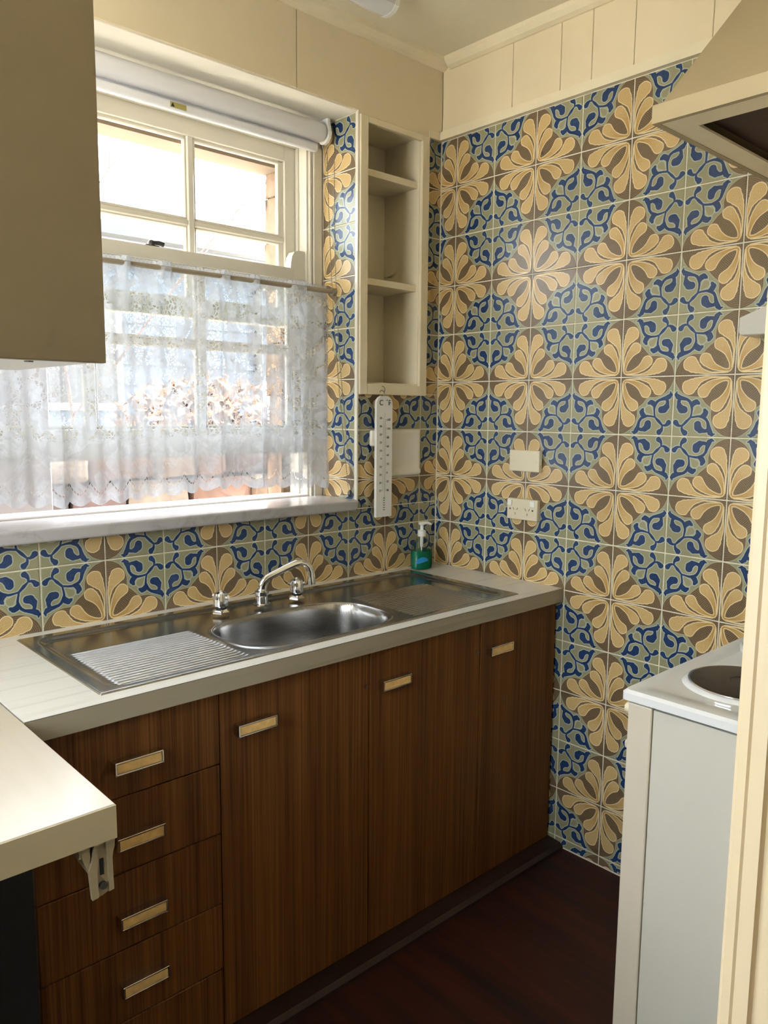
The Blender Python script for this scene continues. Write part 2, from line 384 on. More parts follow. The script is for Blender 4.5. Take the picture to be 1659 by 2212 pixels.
# ------------------------------------------------------------------ mesh helpers (coordinates in the room, z from the worktop level)
ORG = {}
def thing(name, label, cat, base, group=None, kind=None):
    o = bpy.data.objects.new(name, None); COL.objects.link(o); o.empty_display_size = 0.05
    o.location = (base[0], base[1], base[2] + ZO); ORG[o] = Vector(o.location)
    return tag(o, label, cat, group, kind)
def tag(o, label=None, cat=None, group=None, kind=None):
    if label: o['label'] = label
    if cat: o['category'] = cat
    if group: o['group'] = group
    if kind: o['kind'] = kind
    return o
class MB:
    def __init__(s): s.bm = bmesh.new()
    def box(s, x0, x1, y0, y1, z0, z1, bev=0.0, seg=1):
        r = bmesh.ops.create_cube(s.bm, size=1.0)
        for v in r['verts']:
            v.co = Vector(((x0+x1)/2 + v.co.x*(x1-x0), (y0+y1)/2 + v.co.y*(y1-y0), (z0+z1)/2 + v.co.z*(z1-z0)))
        if bev:
            es = list({e for v in r['verts'] for e in v.link_edges})
            bmesh.ops.bevel(s.bm, geom=es, offset=bev, segments=seg, affect='EDGES', profile=0.5)
        return s
    def prism(s, pts, d0, d1, axis):
        # pts: 2D outline; axis 'x': pts=(y,z), 'y': pts=(x,z), 'z': pts=(x,y)
        def p3(a, b, d): return {'x': (d, a, b), 'y': (a, d, b), 'z': (a, b, d)}[axis]
        lo = [s.bm.verts.new(p3(a, b, d0)) for a, b in pts]; hi = [s.bm.verts.new(p3(a, b, d1)) for a, b in pts]
        n = len(pts)
        for k in range(n): s.bm.faces.new((lo[k], lo[(k+1) % n], hi[(k+1) % n], hi[k]))
        s.bm.faces.new(lo[::-1]); s.bm.faces.new(hi)
        return s
    def tube(s, pts, rad, seg=10, caps=True):
        pts = [Vector(p) for p in pts]; n = len(pts)
        rr = rad if isinstance(rad, (list, tuple)) else [rad]*n
        rings = []; up = None
        for i, p in enumerate(pts):
            d = (pts[min(i+1, n-1)] - pts[max(i-1, 0)]).normalized()
            if up is None:
                a = Vector((0, 0, 1)) if abs(d.z) < 0.9 else Vector((1, 0, 0)); up = d.cross(a).normalized()
            else: up = (up - d*up.dot(d)).normalized()
            w = d.cross(up)
            rings.append([s.bm.verts.new(p + (up*math.cos(2*PI*k/seg) + w*math.sin(2*PI*k/seg))*rr[i]) for k in range(seg)])
        for a, b in zip(rings[:-1], rings[1:]):
            for k in range(seg): s.bm.faces.new((a[k], a[(k+1) % seg], b[(k+1) % seg], b[k]))
        if caps: s.bm.faces.new(rings[0][::-1]); s.bm.faces.new(rings[-1])
        return s
    def lathe(s, c, prof, seg=24, ex=1.0, ey=1.0, flute=0.0, nfl=0):
        rings = []
        for r, z in prof:
            rings.append([s.bm.verts.new((c[0] + math.cos(2*PI*k/seg)*r*ex*(1 + flute*math.cos(nfl*2*PI*k/seg)), c[1] + math.sin(2*PI*k/seg)*r*ey*(1 + flute*math.cos(nfl*2*PI*k/seg)), c[2] + z)) for k in range(seg)])
        for a, b in zip(rings[:-1], rings[1:]):
            for k in range(seg): s.bm.faces.new((a[k], a[(k+1) % seg], b[(k+1) % seg], b[k]))
        s.bm.faces.new(rings[0][::-1]); s.bm.faces.new(rings[-1])
        return s
    def build(s, name, mat, parent=None, smooth=False, kind=None, auto=None):
        bm = s.bm
        bmesh.ops.recalc_face_normals(bm, faces=bm.faces[:])
        for v in bm.verts: v.co.z += ZO
        if parent is not None:
            L = ORG[parent]
        else:
            xs = [v.co for v in bm.verts]
            L = Vector(((min(c.x for c in xs)+max(c.x for c in xs))/2, (min(c.y for c in xs)+max(c.y for c in xs))/2, min(c.z for c in xs)))
        for v in bm.verts: v.co -= L
        me = bpy.data.meshes.new(name); bm.to_mesh(me); bm.free()
        if smooth:
            me.polygons.foreach_set('use_smooth', [True]*len(me.polygons))
            if auto is not None: me.set_sharp_from_angle(angle=math.radians(auto))
        if mat is not None: me.materials.append(MAT[mat] if isinstance(mat, str) else mat)
        o = bpy.data.objects.new(name, me); COL.objects.link(o)
        ORG[o] = L
        if parent is not None: o.parent = parent
        else: o.location = L
        if kind: o['kind'] = kind
        return o
def box(name, mat, parent, x0, x1, y0, y1, z0, z1, bev=0.0, seg=1, kind=None):
    return MB().box(x0, x1, y0, y1, z0, z1, bev, seg).build(name, mat, parent, kind=kind)
def text_mesh(name, body, size, mat, parent, at, rot, align='CENTER', ext=0.0002):
    c = bpy.data.curves.new('txt', 'FONT'); c.body = body; c.size = size; c.align_x = align; c.align_y = 'CENTER'; c.extrude = ext
    o = bpy.data.objects.new('txt', c); COL.objects.link(o)
    dg = bpy.context.evaluated_depsgraph_get(); me = bpy.data.meshes.new_from_object(o.evaluated_get(dg))
    bpy.data.objects.remove(o)
    return me

# ------------------------------------------------------------------ tiles
T = 0.168; GAP = 0.0017
FULL = {}
def tile_mesh(s0, s1, t0, t1, u0, u1, v0, v1, key=None):
    """tile with its back at local y = 0 .. front at y = -0.006; s across, t up, from 0; uv linear over the whole cell"""
    if key is not None and key in FULL: return FULL[key]
    w, h = s1 - s0, t1 - t0
    g0, c = GAP, 0.0016
    a0, a1, b0, b1 = g0, w - g0, g0, h - g0
    y0, y1 = 0.0, -0.006
    V = [(a0, y0, b0), (a1, y0, b0), (a1, y0, b1), (a0, y0, b1),
         (a0, y1+c*0.6, b0), (a1, y1+c*0.6, b0), (a1, y1+c*0.6, b1), (a0, y1+c*0.6, b1),
         (a0+c, y1, b0+c), (a1-c, y1, b0+c), (a1-c, y1, b1-c), (a0+c, y1, b1-c)]
    Fc = [(8, 9, 10, 11), (4, 5, 9, 8), (5, 6, 10, 9), (6, 7, 11, 10), (7, 4, 8, 11), (0, 1, 5, 4), (1, 2, 6, 5), (2, 3, 7, 6), (3, 0, 4, 7)]
    me = bpy.data.meshes.new('tile'); me.from_pydata(V, [], Fc); me.update()
    uvl = me.uv_layers.new(name='UVMap')
    for lp in me.loops:
        x, _, z = V[lp.vertex_index]
        uvl.data[lp.index].uv = (u0 + (u1-u0)*x/w, v0 + (v1-v0)*z/h)
    me.materials.append(MAT['tile'])
    if key is not None: FULL[key] = me
    return me
NT_ = [0]
def tile(parent, s0, s1, z0, z1, us, vs, place, rotz, key=None):
    me = tile_mesh(s0, s1, z0, z1, us[0], us[1], vs[0], vs[1], key)
    o = bpy.data.objects.new('tile', me); COL.objects.link(o); o.parent = parent
    p = Vector(place(s0, z0)); p.z += ZO
    o.location = p - ORG[parent]; o.rotation_euler = (0, 0, rotz)
    NT_[0] += 1
    return o
def uvrange(i0, f0, f1):
    """cell between joints i0 and i0+1 (flowers on even joints), used from fraction f0 to f1"""
    return (f0, f1) if i0 % 2 == 0 else (1 - f0, 1 - f1)

# ------------------------------------------------------------------ the room shell
def shell(name, mat, boxes):
    m = MB()
    for b in boxes: m.box(*b)
    o = m.build(name, mat); o['kind'] = 'structure'
    return o
XL, YR = -3.0, -4.2          # far left wall and rear wall of the adjoining room
ZC = 1.768; ZF = -0.875
floor = shell('floor', 'floor', [(XL - 0.15, 0.14, YR - 0.1, 0.29, ZF - 0.1, ZF)])
tag(floor, 'dark red-brown streaked timber-look floor', kind='structure')
ceiling = shell('ceiling', 'ceiling', [(XL - 0.15, 0.15, YR - 0.15, 0.42, ZC, ZC + 0.15)])
tag(ceiling, 'cream painted ceiling')
e = 0.0015
N0, N1, NZ0, NZ1 = -0.352, -0.100, 0.655, 1.505     # niche opening
wx0, wx1, wz0, wz1 = -1.66, -0.39, 0.240, 1.517     # window recess
vx0, vx1, vz0, vz1 = -2.93, -2.30, 0.10, 1.50       # second window, out of view
wall_window = shell('wall_window', 'grout', [
    (wx0, wx1, e, 0.30, ZF, wz0),
    (wx1 + e, 0.15, e, 0.30, ZF, NZ0 - 0.03), (wx1 + e, N0 - 0.003, e, 0.30, NZ0 - 0.03, 1.507), (N1 + 0.003, 0.15, e, 0.30, NZ0 - 0.03, 1.507),
    (N0 - 0.003, N1 + 0.003, 0.195, 0.30, NZ0 - 0.03, 1.507),
    (wx1 + e, 0.15, 0.003, 0.30, 1.507, ZC),
    (wx0, wx1 + e, 0.003, 0.30, wz1, ZC), (XL, wx0, 0.003, 0.30, ZF, vz0), (vx1, wx0, 0.003, 0.30, vz0, ZC),
    (vx0, vx1, 0.003, 0.30, vz1, ZC), (XL, vx0, 0.003, 0.30, vz0, ZC)])
tag(wall_window, 'window wall, tiled to the sill with painted flower tiles')
wall_right = shell('wall_right', 'grout', [(e, 0.15, YR, e, ZF, 1.507), (0.003, 0.15, YR, 0.003, 1.507, ZC)])
tag(wall_right, 'right wall covered in blue, green and ochre flower tiles')
lz = 0.28
lw = (-1.80, -0.22, 1.50)      # side window added to light the room: y from, y to, head
wall_left = shell('wall_left', 'cream', [(XL - 0.15, XL, YR, lw[0], ZF, ZC), (XL - 0.15, XL, lw[1], 0.30, ZF, ZC), (XL - 0.15, XL, lw[0], lw[1], lw[2], ZC), (XL - 0.15, XL, lw[0], lw[1], ZF, lz)])
wall_rear = shell('wall_rear', 'cream', [(XL - 0.15, 0.15, YR - 0.15, YR, ZF, ZC)])
JX, JY = -1.545, -1.80
wall_front = shell('wall_front', 'cream', [(JX + 0.03, e, JY - 0.11, JY, ZF, ZC)])

# tiles on the right wall: joints i at y = -(a + i) T, joints j at z = (8 - j) T
a_, b_ = 0.4363, 1.5204
def right_place(s, z): return (0.006, -s, z)
def rowspan(j):      # row between joint j (top) and j+1 (bottom)
    z1, z0 = (8 - j)*T, (7 - j)*T
    zz1, zz0 = min(z1, 1.5055), max(z0, ZF + 0.004)
    fb, ft = (zz0 - z0)/T, (zz1 - z0)/T          # fractions measured upwards from the lower joint j+1
    v = uvrange(j, 1 - fb, 1 - ft)
    return zz0, zz1, v, (fb < 0.001 and ft > 0.999)
for j in range(-1, 14):
    z0, z1, v, fz = rowspan(j)
    if z1 - z0 < 0.012: continue
    for i in range(-1, 11):
        s0, s1 = (a_ + i)*T, (a_ + i + 1)*T
        c0, c1 = max(s0, 0.0), min(s1, 1.79)
        if c1 - c0 < 0.012: continue
        # skip what the fitted cabinets and the cooker hide for good
        if j >= 9 and s1 < 0.50: continue
        u = uvrange(i, (c0 - s0)/T, (c1 - s0)/T)
        full = fz and c1 - c0 > T - 1e-6
        tile(wall_right, c0, c1, z0, z1, u, v, right_place, -PI/2, (i % 2, j % 2, 'f') if full else None)
# tiles on the window wall: joints k at x = -(b + k) T, counted from the corner to the left
def win_place(x, z): return (x, 0.006, z)
def win_tile(xa, xb, za, zb, k, j):
    # cell between joints k (right) and k+1 (left); u measured from joint k leftwards
    xr, xl = -(b_ + k)*T, -(b_ + k + 1)*T
    fa, fb = (xr - xa)/T, (xr - xb)/T
    u = uvrange(k, fa, fb)
    zt, zl = (8 - j)*T, (7 - j)*T
    v = uvrange(j, (zt - za)/T, (zt - zb)/T)
    full = xb - xa > T - 1e-6 and zb - za > T - 1e-6
    tile(wall_window, xa, xb, za, zb, u, v, win_place, 0.0, ('w', k % 2, j % 2) if full else None)
def win_area(X0, X1, Z0, Z1):
    for j in range(-1, 9):
        for k in range(-3, 10):
            xa, xb = max(X0, -(b_ + k + 1)*T), min(X1, -(b_ + k)*T)
            za, zb = max(Z0, (7 - j)*T), min(Z1, (8 - j)*T)
            if xb - xa > 0.012 and zb - za > 0.012: win_tile(xa, xb, za, zb, k, j)
win_area(-1.70, -0.0015, -0.002, 0.238)
win_area(-0.3885, -0.0015, 0.238, 0.628)
win_area(-0.070, -0.0015, 0.628, 1.5055)
# tiles on the reveal beside the window
def rev_place(s, z): return (-0.390 + 0.006, 0.180 - s, z)
for j in range(-1, 8):
    z0, z1 = max((7 - j)*T, 0.268), min((8 - j)*T, 1.516)
    if z1 - z0 < 0.012: continue
    v = uvrange(j, ((8 - j)*T - z0)/T, ((8 - j)*T - z1)/T)
    tile(wall_window, 0.0, 0.172, z0, z1, (0.0, 1.0), v, rev_place, -PI/2)
# edge bead of the reveal
box('edge_bead', 'white_gloss', wall_window, -0.3915, -0.384, -0.004, 0.010, 0.24, 1.517, 0.001)

# painted boards above the tiles
def panels(parent, edges, z0, z1, axis):
    for p, q in zip(edges[:-1], edges[1:]):
        g = 0.0008
        if axis == 'y': box('panel', 'cream', parent, -0.002, 0.004, -q + g, -p - g, z0, z1, 0.0012)
        else: box('panel', 'cream', parent, p + g, q - g, -0.002, 0.004, z0, z1, 0.0012)
panels(wall_right, [0.002, 0.309, 0.493, 0.603, 0.741, 0.967, 1.13, 1.33, 1.55, 1.79], 1.533, ZC - 0.001, 'y')
panels(wall_window, [-2.95, -2.6, -1.9, -1.25, -0.630], wz1 + 0.0005, ZC - 0.001, 'x')
MB().prism([(-0.6295, wz1 + 0.0005), (wx1, wz1 + 0.0005), (wx1, 1.507), (-0.0025, 1.507), (-0.0025, ZC - 0.001), (-0.6295, ZC - 0.001)], -0.002, 0.004, 'y').build('panel', 'cream', wall_window)
box('panel', 'cream', wall_window, -2.26, -1.664, -0.002, 0.004, ZF, wz1, 0.001)
t1 = shell('trim_1', 'trim', [(-0.017, 0.004, -1.79, -0.001, 1.5065, 1.535)]); tag(t1, 'cream rail along the top of the tiled right wall')
t1b = shell('trim_2', 'trim', [(-0.068, -0.0105, -0.006, 0.004, 1.5065, 1.531)])
# the small cove round the ceiling
def cove(name, pts, d0, d1, axis):
    o = MB().prism(pts, d0, d1, axis).build(name, 'trim'); o['kind'] = 'structure'; return o
cv = [(0.0, 1.735), (-0.006, 1.735), (-0.020, 1.742), (-0.032, 1.756), (-0.036, ZC), (0.0, ZC)]
cove('trim_3', [(p[0] - 0.002, p[1]) for p in cv], -1.79, -0.003, 'y') if False else None
m = MB().prism([(p[0] - 0.002, p[1]) for p in cv], -1.79, -0.038, 'y')     # along y needs (x,z) outline
o = m.build('trim_3', 'trim'); o['kind'] = 'structure'
m = MB().prism([(p[0] - 0.002, p[1]) for p in cv], XL, -0.003, 'x')        # along x needs (y,z) outline
o = m.build('trim_4', 'trim'); o['kind'] = 'structure'
# recess lining: painted soffit, far reveal
box('soffit', 'soffit', wall_window, wx0, wx1 - 0.001, 0.003, 0.30, wz1 - 0.004, wz1 + 0.0)
box('reveal_lining', 'soffit', wall_window, wx0 - 0.003, wx0, 0.003, 0.30, wz0, wz1)

# doorway beside the camera: grooved architrave on the wall end
dr = thing('door_1', 'cream painted doorway post in the near right corner', None, (JX, JY, ZF), kind='structure')
m = MB().prism([(JX - 0.035, JY), (JX - 0.035, JY - 0.010), (JX - 0.0305, JY - 0.0115), (JX - 0.0305, JY - 0.0145), (JX - 0.036, JY - 0.016),
                (JX - 0.036, JY - 0.030), (JX - 0.030, JY - 0.0315), (JX - 0.030, JY - 0.105), (JX + 0.028, JY - 0.105), (JX + 0.028, JY)], ZF, 1.35, 'z')
m.build('jamb', 'jamb', dr)
box('architrave', 'jamb', dr, JX - 0.033, JX + 0.03, JY, JY + 0.012, ZF, 1.35, 0.003)
dl = ORG[dr]

# ------------------------------------------------------------------ the sash window
win = thing('window_1', 'white timber sash window, lower sash pushed up behind the lace', None, (-1.025, 0.22, wz0), kind='structure')
G = 'white_gloss'
box('frame_head', G, win, wx0, wx1, 0.19, 0.30, 1.44, wz1 - 0.004)
for sx, xa, xb in ((1, -0.448, -0.391), (-1, -1.659, -1.602)):
    box('frame_jamb', G, win, xa, xb, 0.195, 0.30, 0.25, 1.44)
for (xa, xb, ya, yb) in ((-0.428, -0.392, 0.180, 0.196), (-0.441, -0.430, 0.186, 0.200), (-0.456, -0.444, 0.236, 0.249)):
    box('bead', G, win, xa, xb, ya, yb, 0.262, 1.44, 0.002)
    box('bead', G, win, -2.05 - xb, -2.05 - xa, ya, yb, 0.262, 1.44, 0.002)
box('frame_sill', G, win, -1.658, -0.392, 0.175, 0.30, 0.240, 0.262, 0.003)
box('frame_sill', 'sill_paint', win, -1.655, -0.394, 0.192, 0.30, 0.262, 0.2745, 0.003)
box('staff_bead', G, win, -1.655, -0.430, 0.180, 0.193, 0.261, 0.268, 0.002)
cols = [(-0.833, -0.512), (-1.185, -0.857), (-1.538, -1.209)]
def sash(name, y0, y1, z0, z1, rows, bot, top, xs0=-1.606, xs1=-0.444):
    s = MB()
    # one joined timber frame: stiles, rails, glazing bars with bevelled putty lines
    s.box(xs0, cols[2][0] - 0.014, y0, y1, z0, z1, 0.002); s.box(cols[0][1] + 0.014, xs1, y0, y1, z0, z1, 0.002)
    s.box(cols[2][0] - 0.016, cols[0][1] + 0.016, y0, y1, z0, z0 + bot, 0.002); s.box(cols[2][0] - 0.016, cols[0][1] + 0.016, y0, y1, z1 - top, z1, 0.002)
    so = s.build(name, G, win)
    def bar(axis, *b): MB().box(*b, 0.004).build('glazing_bar', G, so)
    for xa, xb in ((cols[0][0] - 0.024, cols[0][0]), (cols[1][0] - 0.024, cols[1][0])):
        bar('v', xa, xb, y0 + 0.004, y1 - 0.004, z0 + bot - 0.004, z1 - top + 0.004)
    for za, zb in rows[1]: bar('h', cols[2][0] - 0.016, cols[0][1] + 0.016, y0 + 0.006, y1 - 0.006, za, zb)
    for (xa, xb) in cols:
        for (za, zb) in rows[0]:
            # moulded frame round the pane
            fr = MB()
            w = 0.014; ya, yb = y0 + 0.010, y1 - 0.010
            fr.box(xa - 0.004, xa + w - 0.006, ya, yb, za - 0.003, zb + 0.003, 0.003); fr.box(xb - w + 0.006, xb + 0.004 + 0.012*(xb == cols[0][1]), ya, yb, za - 0.003, zb + 0.003, 0.003)
            fr.box(xa, xb, ya, yb, za - 0.003, za + w - 0.007, 0.003); fr.box(xa, xb, ya, yb, zb - w + 0.007, zb + 0.003 + 0.012*(zb == rows[0][0][1]), 0.003)
            fr.build('pane_moulding', G, so)
            box('pane', 'glass', so, xa + 0.002, xb - 0.002, (y0 + y1)/2 - 0.0015, (y0 + y1)/2 + 0.0015, za + 0.002, zb - 0.002)
    return so
up = sash('upper_sash', 0.250, 0.286, 0.850, 1.450, ([(1.148, 1.388), (0.908, 1.128)], [(1.128, 1.148)]), 0.055, 0.058)
lo = sash('lower_sash', 0.202, 0.238, 0.420, 1.040, ([(0.776, 0.996), (0.512, 0.758)], [(0.758, 0.776)]), 0.088, 0.040)
# horns on the lower sash
for xa, xb, f in ((-0.508, -0.446, 1), (-1.604, -1.542, -1)):
    w = xb - xa
    out = [(xb, 1.038), (xb, 1.100)] + [(xa + w*0.62*(1 - math.sin(q*PI/12)), 1.040 + 0.060*math.cos(q*PI/12)) for q in range(0, 7)][::1]
    pts = [(xb, 1.038), (xb, 1.100), (xa + w*0.50, 1.100), (xa + w*0.26, 1.094), (xa + w*0.10, 1.078), (xa + w*0.02, 1.054), (xa, 1.038)]
    if f < 0: pts = [(xa + xb - p[0], p[1]) for p in pts][::-1]
    MB().prism(pts, 0.204, 0.236, 'y').build('horn', G, lo)
# sash catch
c = (-0.995, 0.225, 1.040)
k = MB(); k.box(c[0] - 0.022, c[0] + 0.022, c[1] - 0.010, c[1] + 0.012, c[2], c[2] + 0.006, 0.002)
k.lathe((c[0], c[1], c[2] + 0.004), [(0.011, 0), (0.012, 0.008), (0.008, 0.015), (0.004, 0.017)], 14)
k.tube([(c[0], c[1], c[2] + 0.014), (c[0] + 0.020, c[1] - 0.004, c[2] + 0.015), (c[0] + 0.036, c[1] - 0.006, c[2] + 0.011)], [0.006, 0.007, 0.008], 8)
k.build('sash_catch', 'dark_metal', lo, smooth=True, auto=40)
# the sill
sill = thing('window_sill', 'pale veined marble window sill above the splashback tiles', 'window sill', (-1.03, 0.08, 0.237))
box('slab', 'marble', sill, -1.70, -0.412, -0.034, -0.002, 0.237, 0.2715, 0.006, 3)
box('slab', 'marble', sill, -1.655, -0.3925, -0.004, 0.178, 0.2405, 0.2700, 0.001)

# second window of the room, out of view to the left
w2 = thing('window_2', 'white framed window of the adjoining room', None, (-2.925, 0.2, vz0), kind='structure')
for b in ((vx0, vx0 + 0.05, vz0, vz1), (vx1 - 0.05, vx1, vz0, vz1), (vx0, vx1, vz0, vz0 + 0.05), (vx0, vx1, vz1 - 0.05, vz1), (-2.63, -2.60, vz0, vz1)):
    box('frame_bar', G, w2, b[0], b[1], 0.19, 0.24, b[2], b[3])
box('pane', 'glass', w2, vx0 + 0.05, vx1 - 0.05, 0.212, 0.216, vz0 + 0.05, vz1 - 0.05)

w3 = thing('added_window_3', 'unseen white framed side window added to brighten the room', None, (XL - 0.05, -1.05, lz), kind='structure')  # added out of view, sized to brighten the kitchen from the left
for b in ((lw[0], lw[0] + 0.06, lz, lw[2]), (lw[1] - 0.06, lw[1], lz, lw[2]), (lw[0], lw[1], lw[2] - 0.06, lw[2]), (-1.08, -1.02, lz, lw[2]), (lw[0], lw[1], lz, lz + 0.06)):
    box('frame_bar', G, w3, XL - 0.09, XL - 0.04, b[0], b[1], b[2], b[3])
box('pane', 'glass', w3, XL - 0.068, XL - 0.064, lw[0] + 0.06, lw[1] - 0.06, lz + 0.06, lw[2] - 0.06)

# ------------------------------------------------------------------ built-in shelf niche
nic = thing('wall_niche', 'tall narrow cream built-in shelf niche beside the window', 'shelf', (-0.226, 0.09, 0.622))
C_ = 'trim'
box('back_board', C_, nic, N0, N1, 0.180, 0.194, NZ0, NZ1)
box('side_board', C_, nic, N0 - 0.002, N0 + 0.006, 0.002, 0.182, NZ0, NZ1); box('side_board', C_, nic, N1 - 0.006, N1 + 0.002, 0.002, 0.182, NZ0, NZ1)
box('top_board', C_, nic, N0, N1, 0.002, 0.182, NZ1 - 0.008, NZ1); box('bottom_board', C_, nic, N0, N1, 0.002, 0.182, NZ0 - 0.004, NZ0 + 0.008)
box('stile', C_, nic, -0.3845, -0.3515, -0.010, 0.0055, 0.6225, 1.5060, 0.0015); box('stile', C_, nic, -0.104, -0.069, -0.010, 0.0055, 0.6225, 1.5060, 0.0015)
box('rail', C_, nic, -0.3515, -0.104, -0.0095, 0.0055, 0.6225, 0.656, 0.0015); box('rail', C_, nic, -0.3515, -0.104, -0.0095, 0.0055, 1.486, 1.5060, 0.0015)
for zs in (1.332, 0.985): box('shelf', C_, nic, N0 + 0.006, N1 - 0.006, 0.012, 0.180, zs, zs + 0.022, 0.001)

# ------------------------------------------------------------------ sink bench
YF = -0.575
bench = thing('worktop', 'long pale woodgrain laminate worktop holding the steel sink', 'worktop', (-0.84, -0.29, -0.038))
zt = 0.006
sx0, sx1, sy0, sy1 = -1.508, -0.180, -0.535, -0.040
m = MB()
for b in ((-1.664, sx0 + 0.02, YF + 0.001, -0.0005), (sx1 - 0.02, -0.0015, YF + 0.001, -0.0005), (sx0 + 0.02, sx1 - 0.02, YF + 0.001, sy0 + 0.015), (sx0 + 0.02, sx1 - 0.02, sy1 - 0.02, -0.0005)):
    m.box(b[0], b[1], b[2], b[3], -0.038, zt)
m.build('top', 'laminate', bench)
box('edge_strip', 'laminate_edge', bench, -1.664, -0.0015, YF - 0.0008, YF + 0.001, -0.038, zt - 0.0012)
box('seam', 'dark_metal', bench, -1.664, -0.0015, YF - 0.0005, YF + 0.001, zt - 0.0012, zt - 0.0003)

def sink_mesh():
    nx, ny = 340, 290
    X = np.linspace(sx0, sx1, nx); Y = np.linspace(sy0, sy1, ny)
    gx, gy = np.meshgrid(X, Y, indexing='ij')
    def sst(a, b, x): q = np.clip((x-a)/(b-a), 0, 1); return q*q*(3-2*q)
    ed = np.minimum(np.minimum(gx-sx0, sx1-gx), np.minimum(gy-sy0, sy1-gy))
    # rounded pan inside a flat rim; wide tap ledge at the back
    px0, px1, py0, py1, r = sx0 + 0.030, sx1 - 0.030, sy0 + 0.022, sy1 - 0.030, 0.045
    qx = np.abs(gx-(px0+px1)/2) - (px1-px0)/2 + r; qy = np.abs(gy-(py0+py1)/2) - (py1-py0)/2 + r
    d = np.hypot(np.maximum(qx, 0), np.maximum(qy, 0)) + np.minimum(np.maximum(qx, qy), 0) - r
    z = 0.0035 - 0.009*sst(0.004, -0.018, d)
    z = np.where(ed < 0.004, 0.0035 - 0.003*(1 - ed/0.004), z)
    # taps ledge
    # fluted drainers
    for (xa, xb) in ((-1.455, -1.13), (-0.60, -0.27)):
        win_ = sst(xa, xa+0.015, gx)*sst(xb, xb-0.02, gx)*sst(-0.500, -0.485, gy)*sst(-0.205, -0.225, gy)
        z += win_*0.0014*np.sin((gy+0.5)/0.0155*2*PI)
    # bowl
    cx, cy, hx, hy = -0.870, -0.350, 0.242, 0.150
    ex = 3.2
    rr = (np.abs((gx-cx)/hx)**ex + np.abs((gy-cy)/hy)**ex)**(1/ex)
    bowl = sst(1.0, 0.90, rr)
    z = z - 0.150*bowl - 0.012*sst(0.85, 0.0, rr) + 0.0
    z += 0.0028*np.exp(-((rr-1.02)/0.018)**2)
    V = np.stack([gx, gy, z + zt], -1).reshape(-1, 3)
    idx = np.arange(nx*ny).reshape(nx, ny)
    Fq = np.stack([idx[:-1, :-1], idx[1:, :-1], idx[1:, 1:], idx[:-1, 1:]], -1).reshape(-1, 4)
    return V, Fq
sink = thing('kitchen_sink', 'stainless steel sink with oval bowl and fluted drainers either side', 'sink', (-0.844, -0.29, 0.006))
V, Fq = sink_mesh()
V = V + np.array([0, 0, ZO]) - np.array(ORG[sink])
me = bpy.data.meshes.new('sink_top'); me.from_pydata(V.tolist(), [], Fq.tolist()); me.update()
me.polygons.foreach_set('use_smooth', [True]*len(me.polygons)); me.materials.append(MAT['steel'])
o = bpy.data.objects.new('basin', me); COL.objects.link(o); o.parent = sink; ORG[o] = ORG[sink]
sm = o.modifiers.new('thick', 'SOLIDIFY'); sm.thickness = 0.0009; sm.offset = -1
MB().lathe((-0.87, -0.35, -0.1565), [(0.045, 0), (0.045, 0.003), (0.036, 0.0045), (0.034, 0.001), (0.010, 0.001), (0.008, 0.004)], 24).build('plughole', 'chrome', sink, smooth=True, auto=30)

# taps and spout
def tap(name, label, x, y, rz):
    t = thing(name, label, 'tap', (x, y, 0.0095), 'taps behind the bowl')
    MB().lathe((x, y, 0.0095), [(0.026, 0), (0.026, 0.004), (0.019, 0.008), (0.016, 0.012)], 6).build('flange', 'chrome', t, smooth=True, auto=30)
    MB().lathe((x, y, 0.0215), [(0.0165, 0), (0.0165, 0.005)], 20).build('seal_ring', 'dark_rubber', t, smooth=True, auto=30)
    h = MB().lathe((x, y, 0.0265), [(0.0165, 0), (0.0195, 0.003), (0.0195, 0.028), (0.017, 0.038), (0.010, 0.042), (0.006, 0.043)], 40, flute=0.05, nfl=8)
    hd = h.build('handle', 'chrome', t, smooth=True, auto=40)
    for q in range(4):
        a = rz + q*PI/2
        MB().tube([(x + math.cos(a)*0.014, y + math.sin(a)*0.014, 0.052), (x + math.cos(a)*0.0255, y + math.sin(a)*0.0255, 0.056)], [0.006, 0.0055], 10).build('grip_lug', 'chrome', hd, smooth=True, auto=40)
    MB().lathe((x, y, 0.0685), [(0.006, 0), (0.007, 0.002), (0.004, 0.005)], 14).build('cap', 'chrome', hd, smooth=True, auto=40)
    return t
tap('sink_tap', 'chrome sink tap to the left of the spout', -1.000, -0.140, 0.4)
tap('sink_tap', 'chrome sink tap right behind the end of the curved spout', -0.742, -0.140, 0.9)
sp = thing('swivel_spout', 'curved chrome swivel spout between the two taps', 'faucet', (-0.866, -0.140, 0.0095))
MB().lathe((-0.866, -0.140, 0.0095), [(0.024, 0), (0.025, 0.004), (0.0185, 0.006), (0.0175, 0.026), (0.020, 0.030), (0.020, 0.040), (0.014, 0.043), (0.013, 0.047)], 26).build('base', 'chrome', sp, smooth=True, auto=30)
pts = []
dirv = Vector((0.93, -0.37, 0)).normalized(); p0 = Vector((-0.866, -0.140, 0))
prof = [(0, 0.050), (0, 0.064), (0.004, 0.077), (0.016, 0.088), (0.04, 0.099), (0.075, 0.114), (0.10, 0.124), (0.116, 0.127), (0.130, 0.1225), (0.141, 0.112), (0.147, 0.098), (0.149, 0.080), (0.150, 0.060)]
for d, z in prof: q = p0 + dirv*d; pts.append((q.x, q.y, z))
MB().tube(pts, [0.0105]*11 + [0.0108, 0.0112], 16).build('pipe', 'chrome', sp, smooth=True, auto=50)

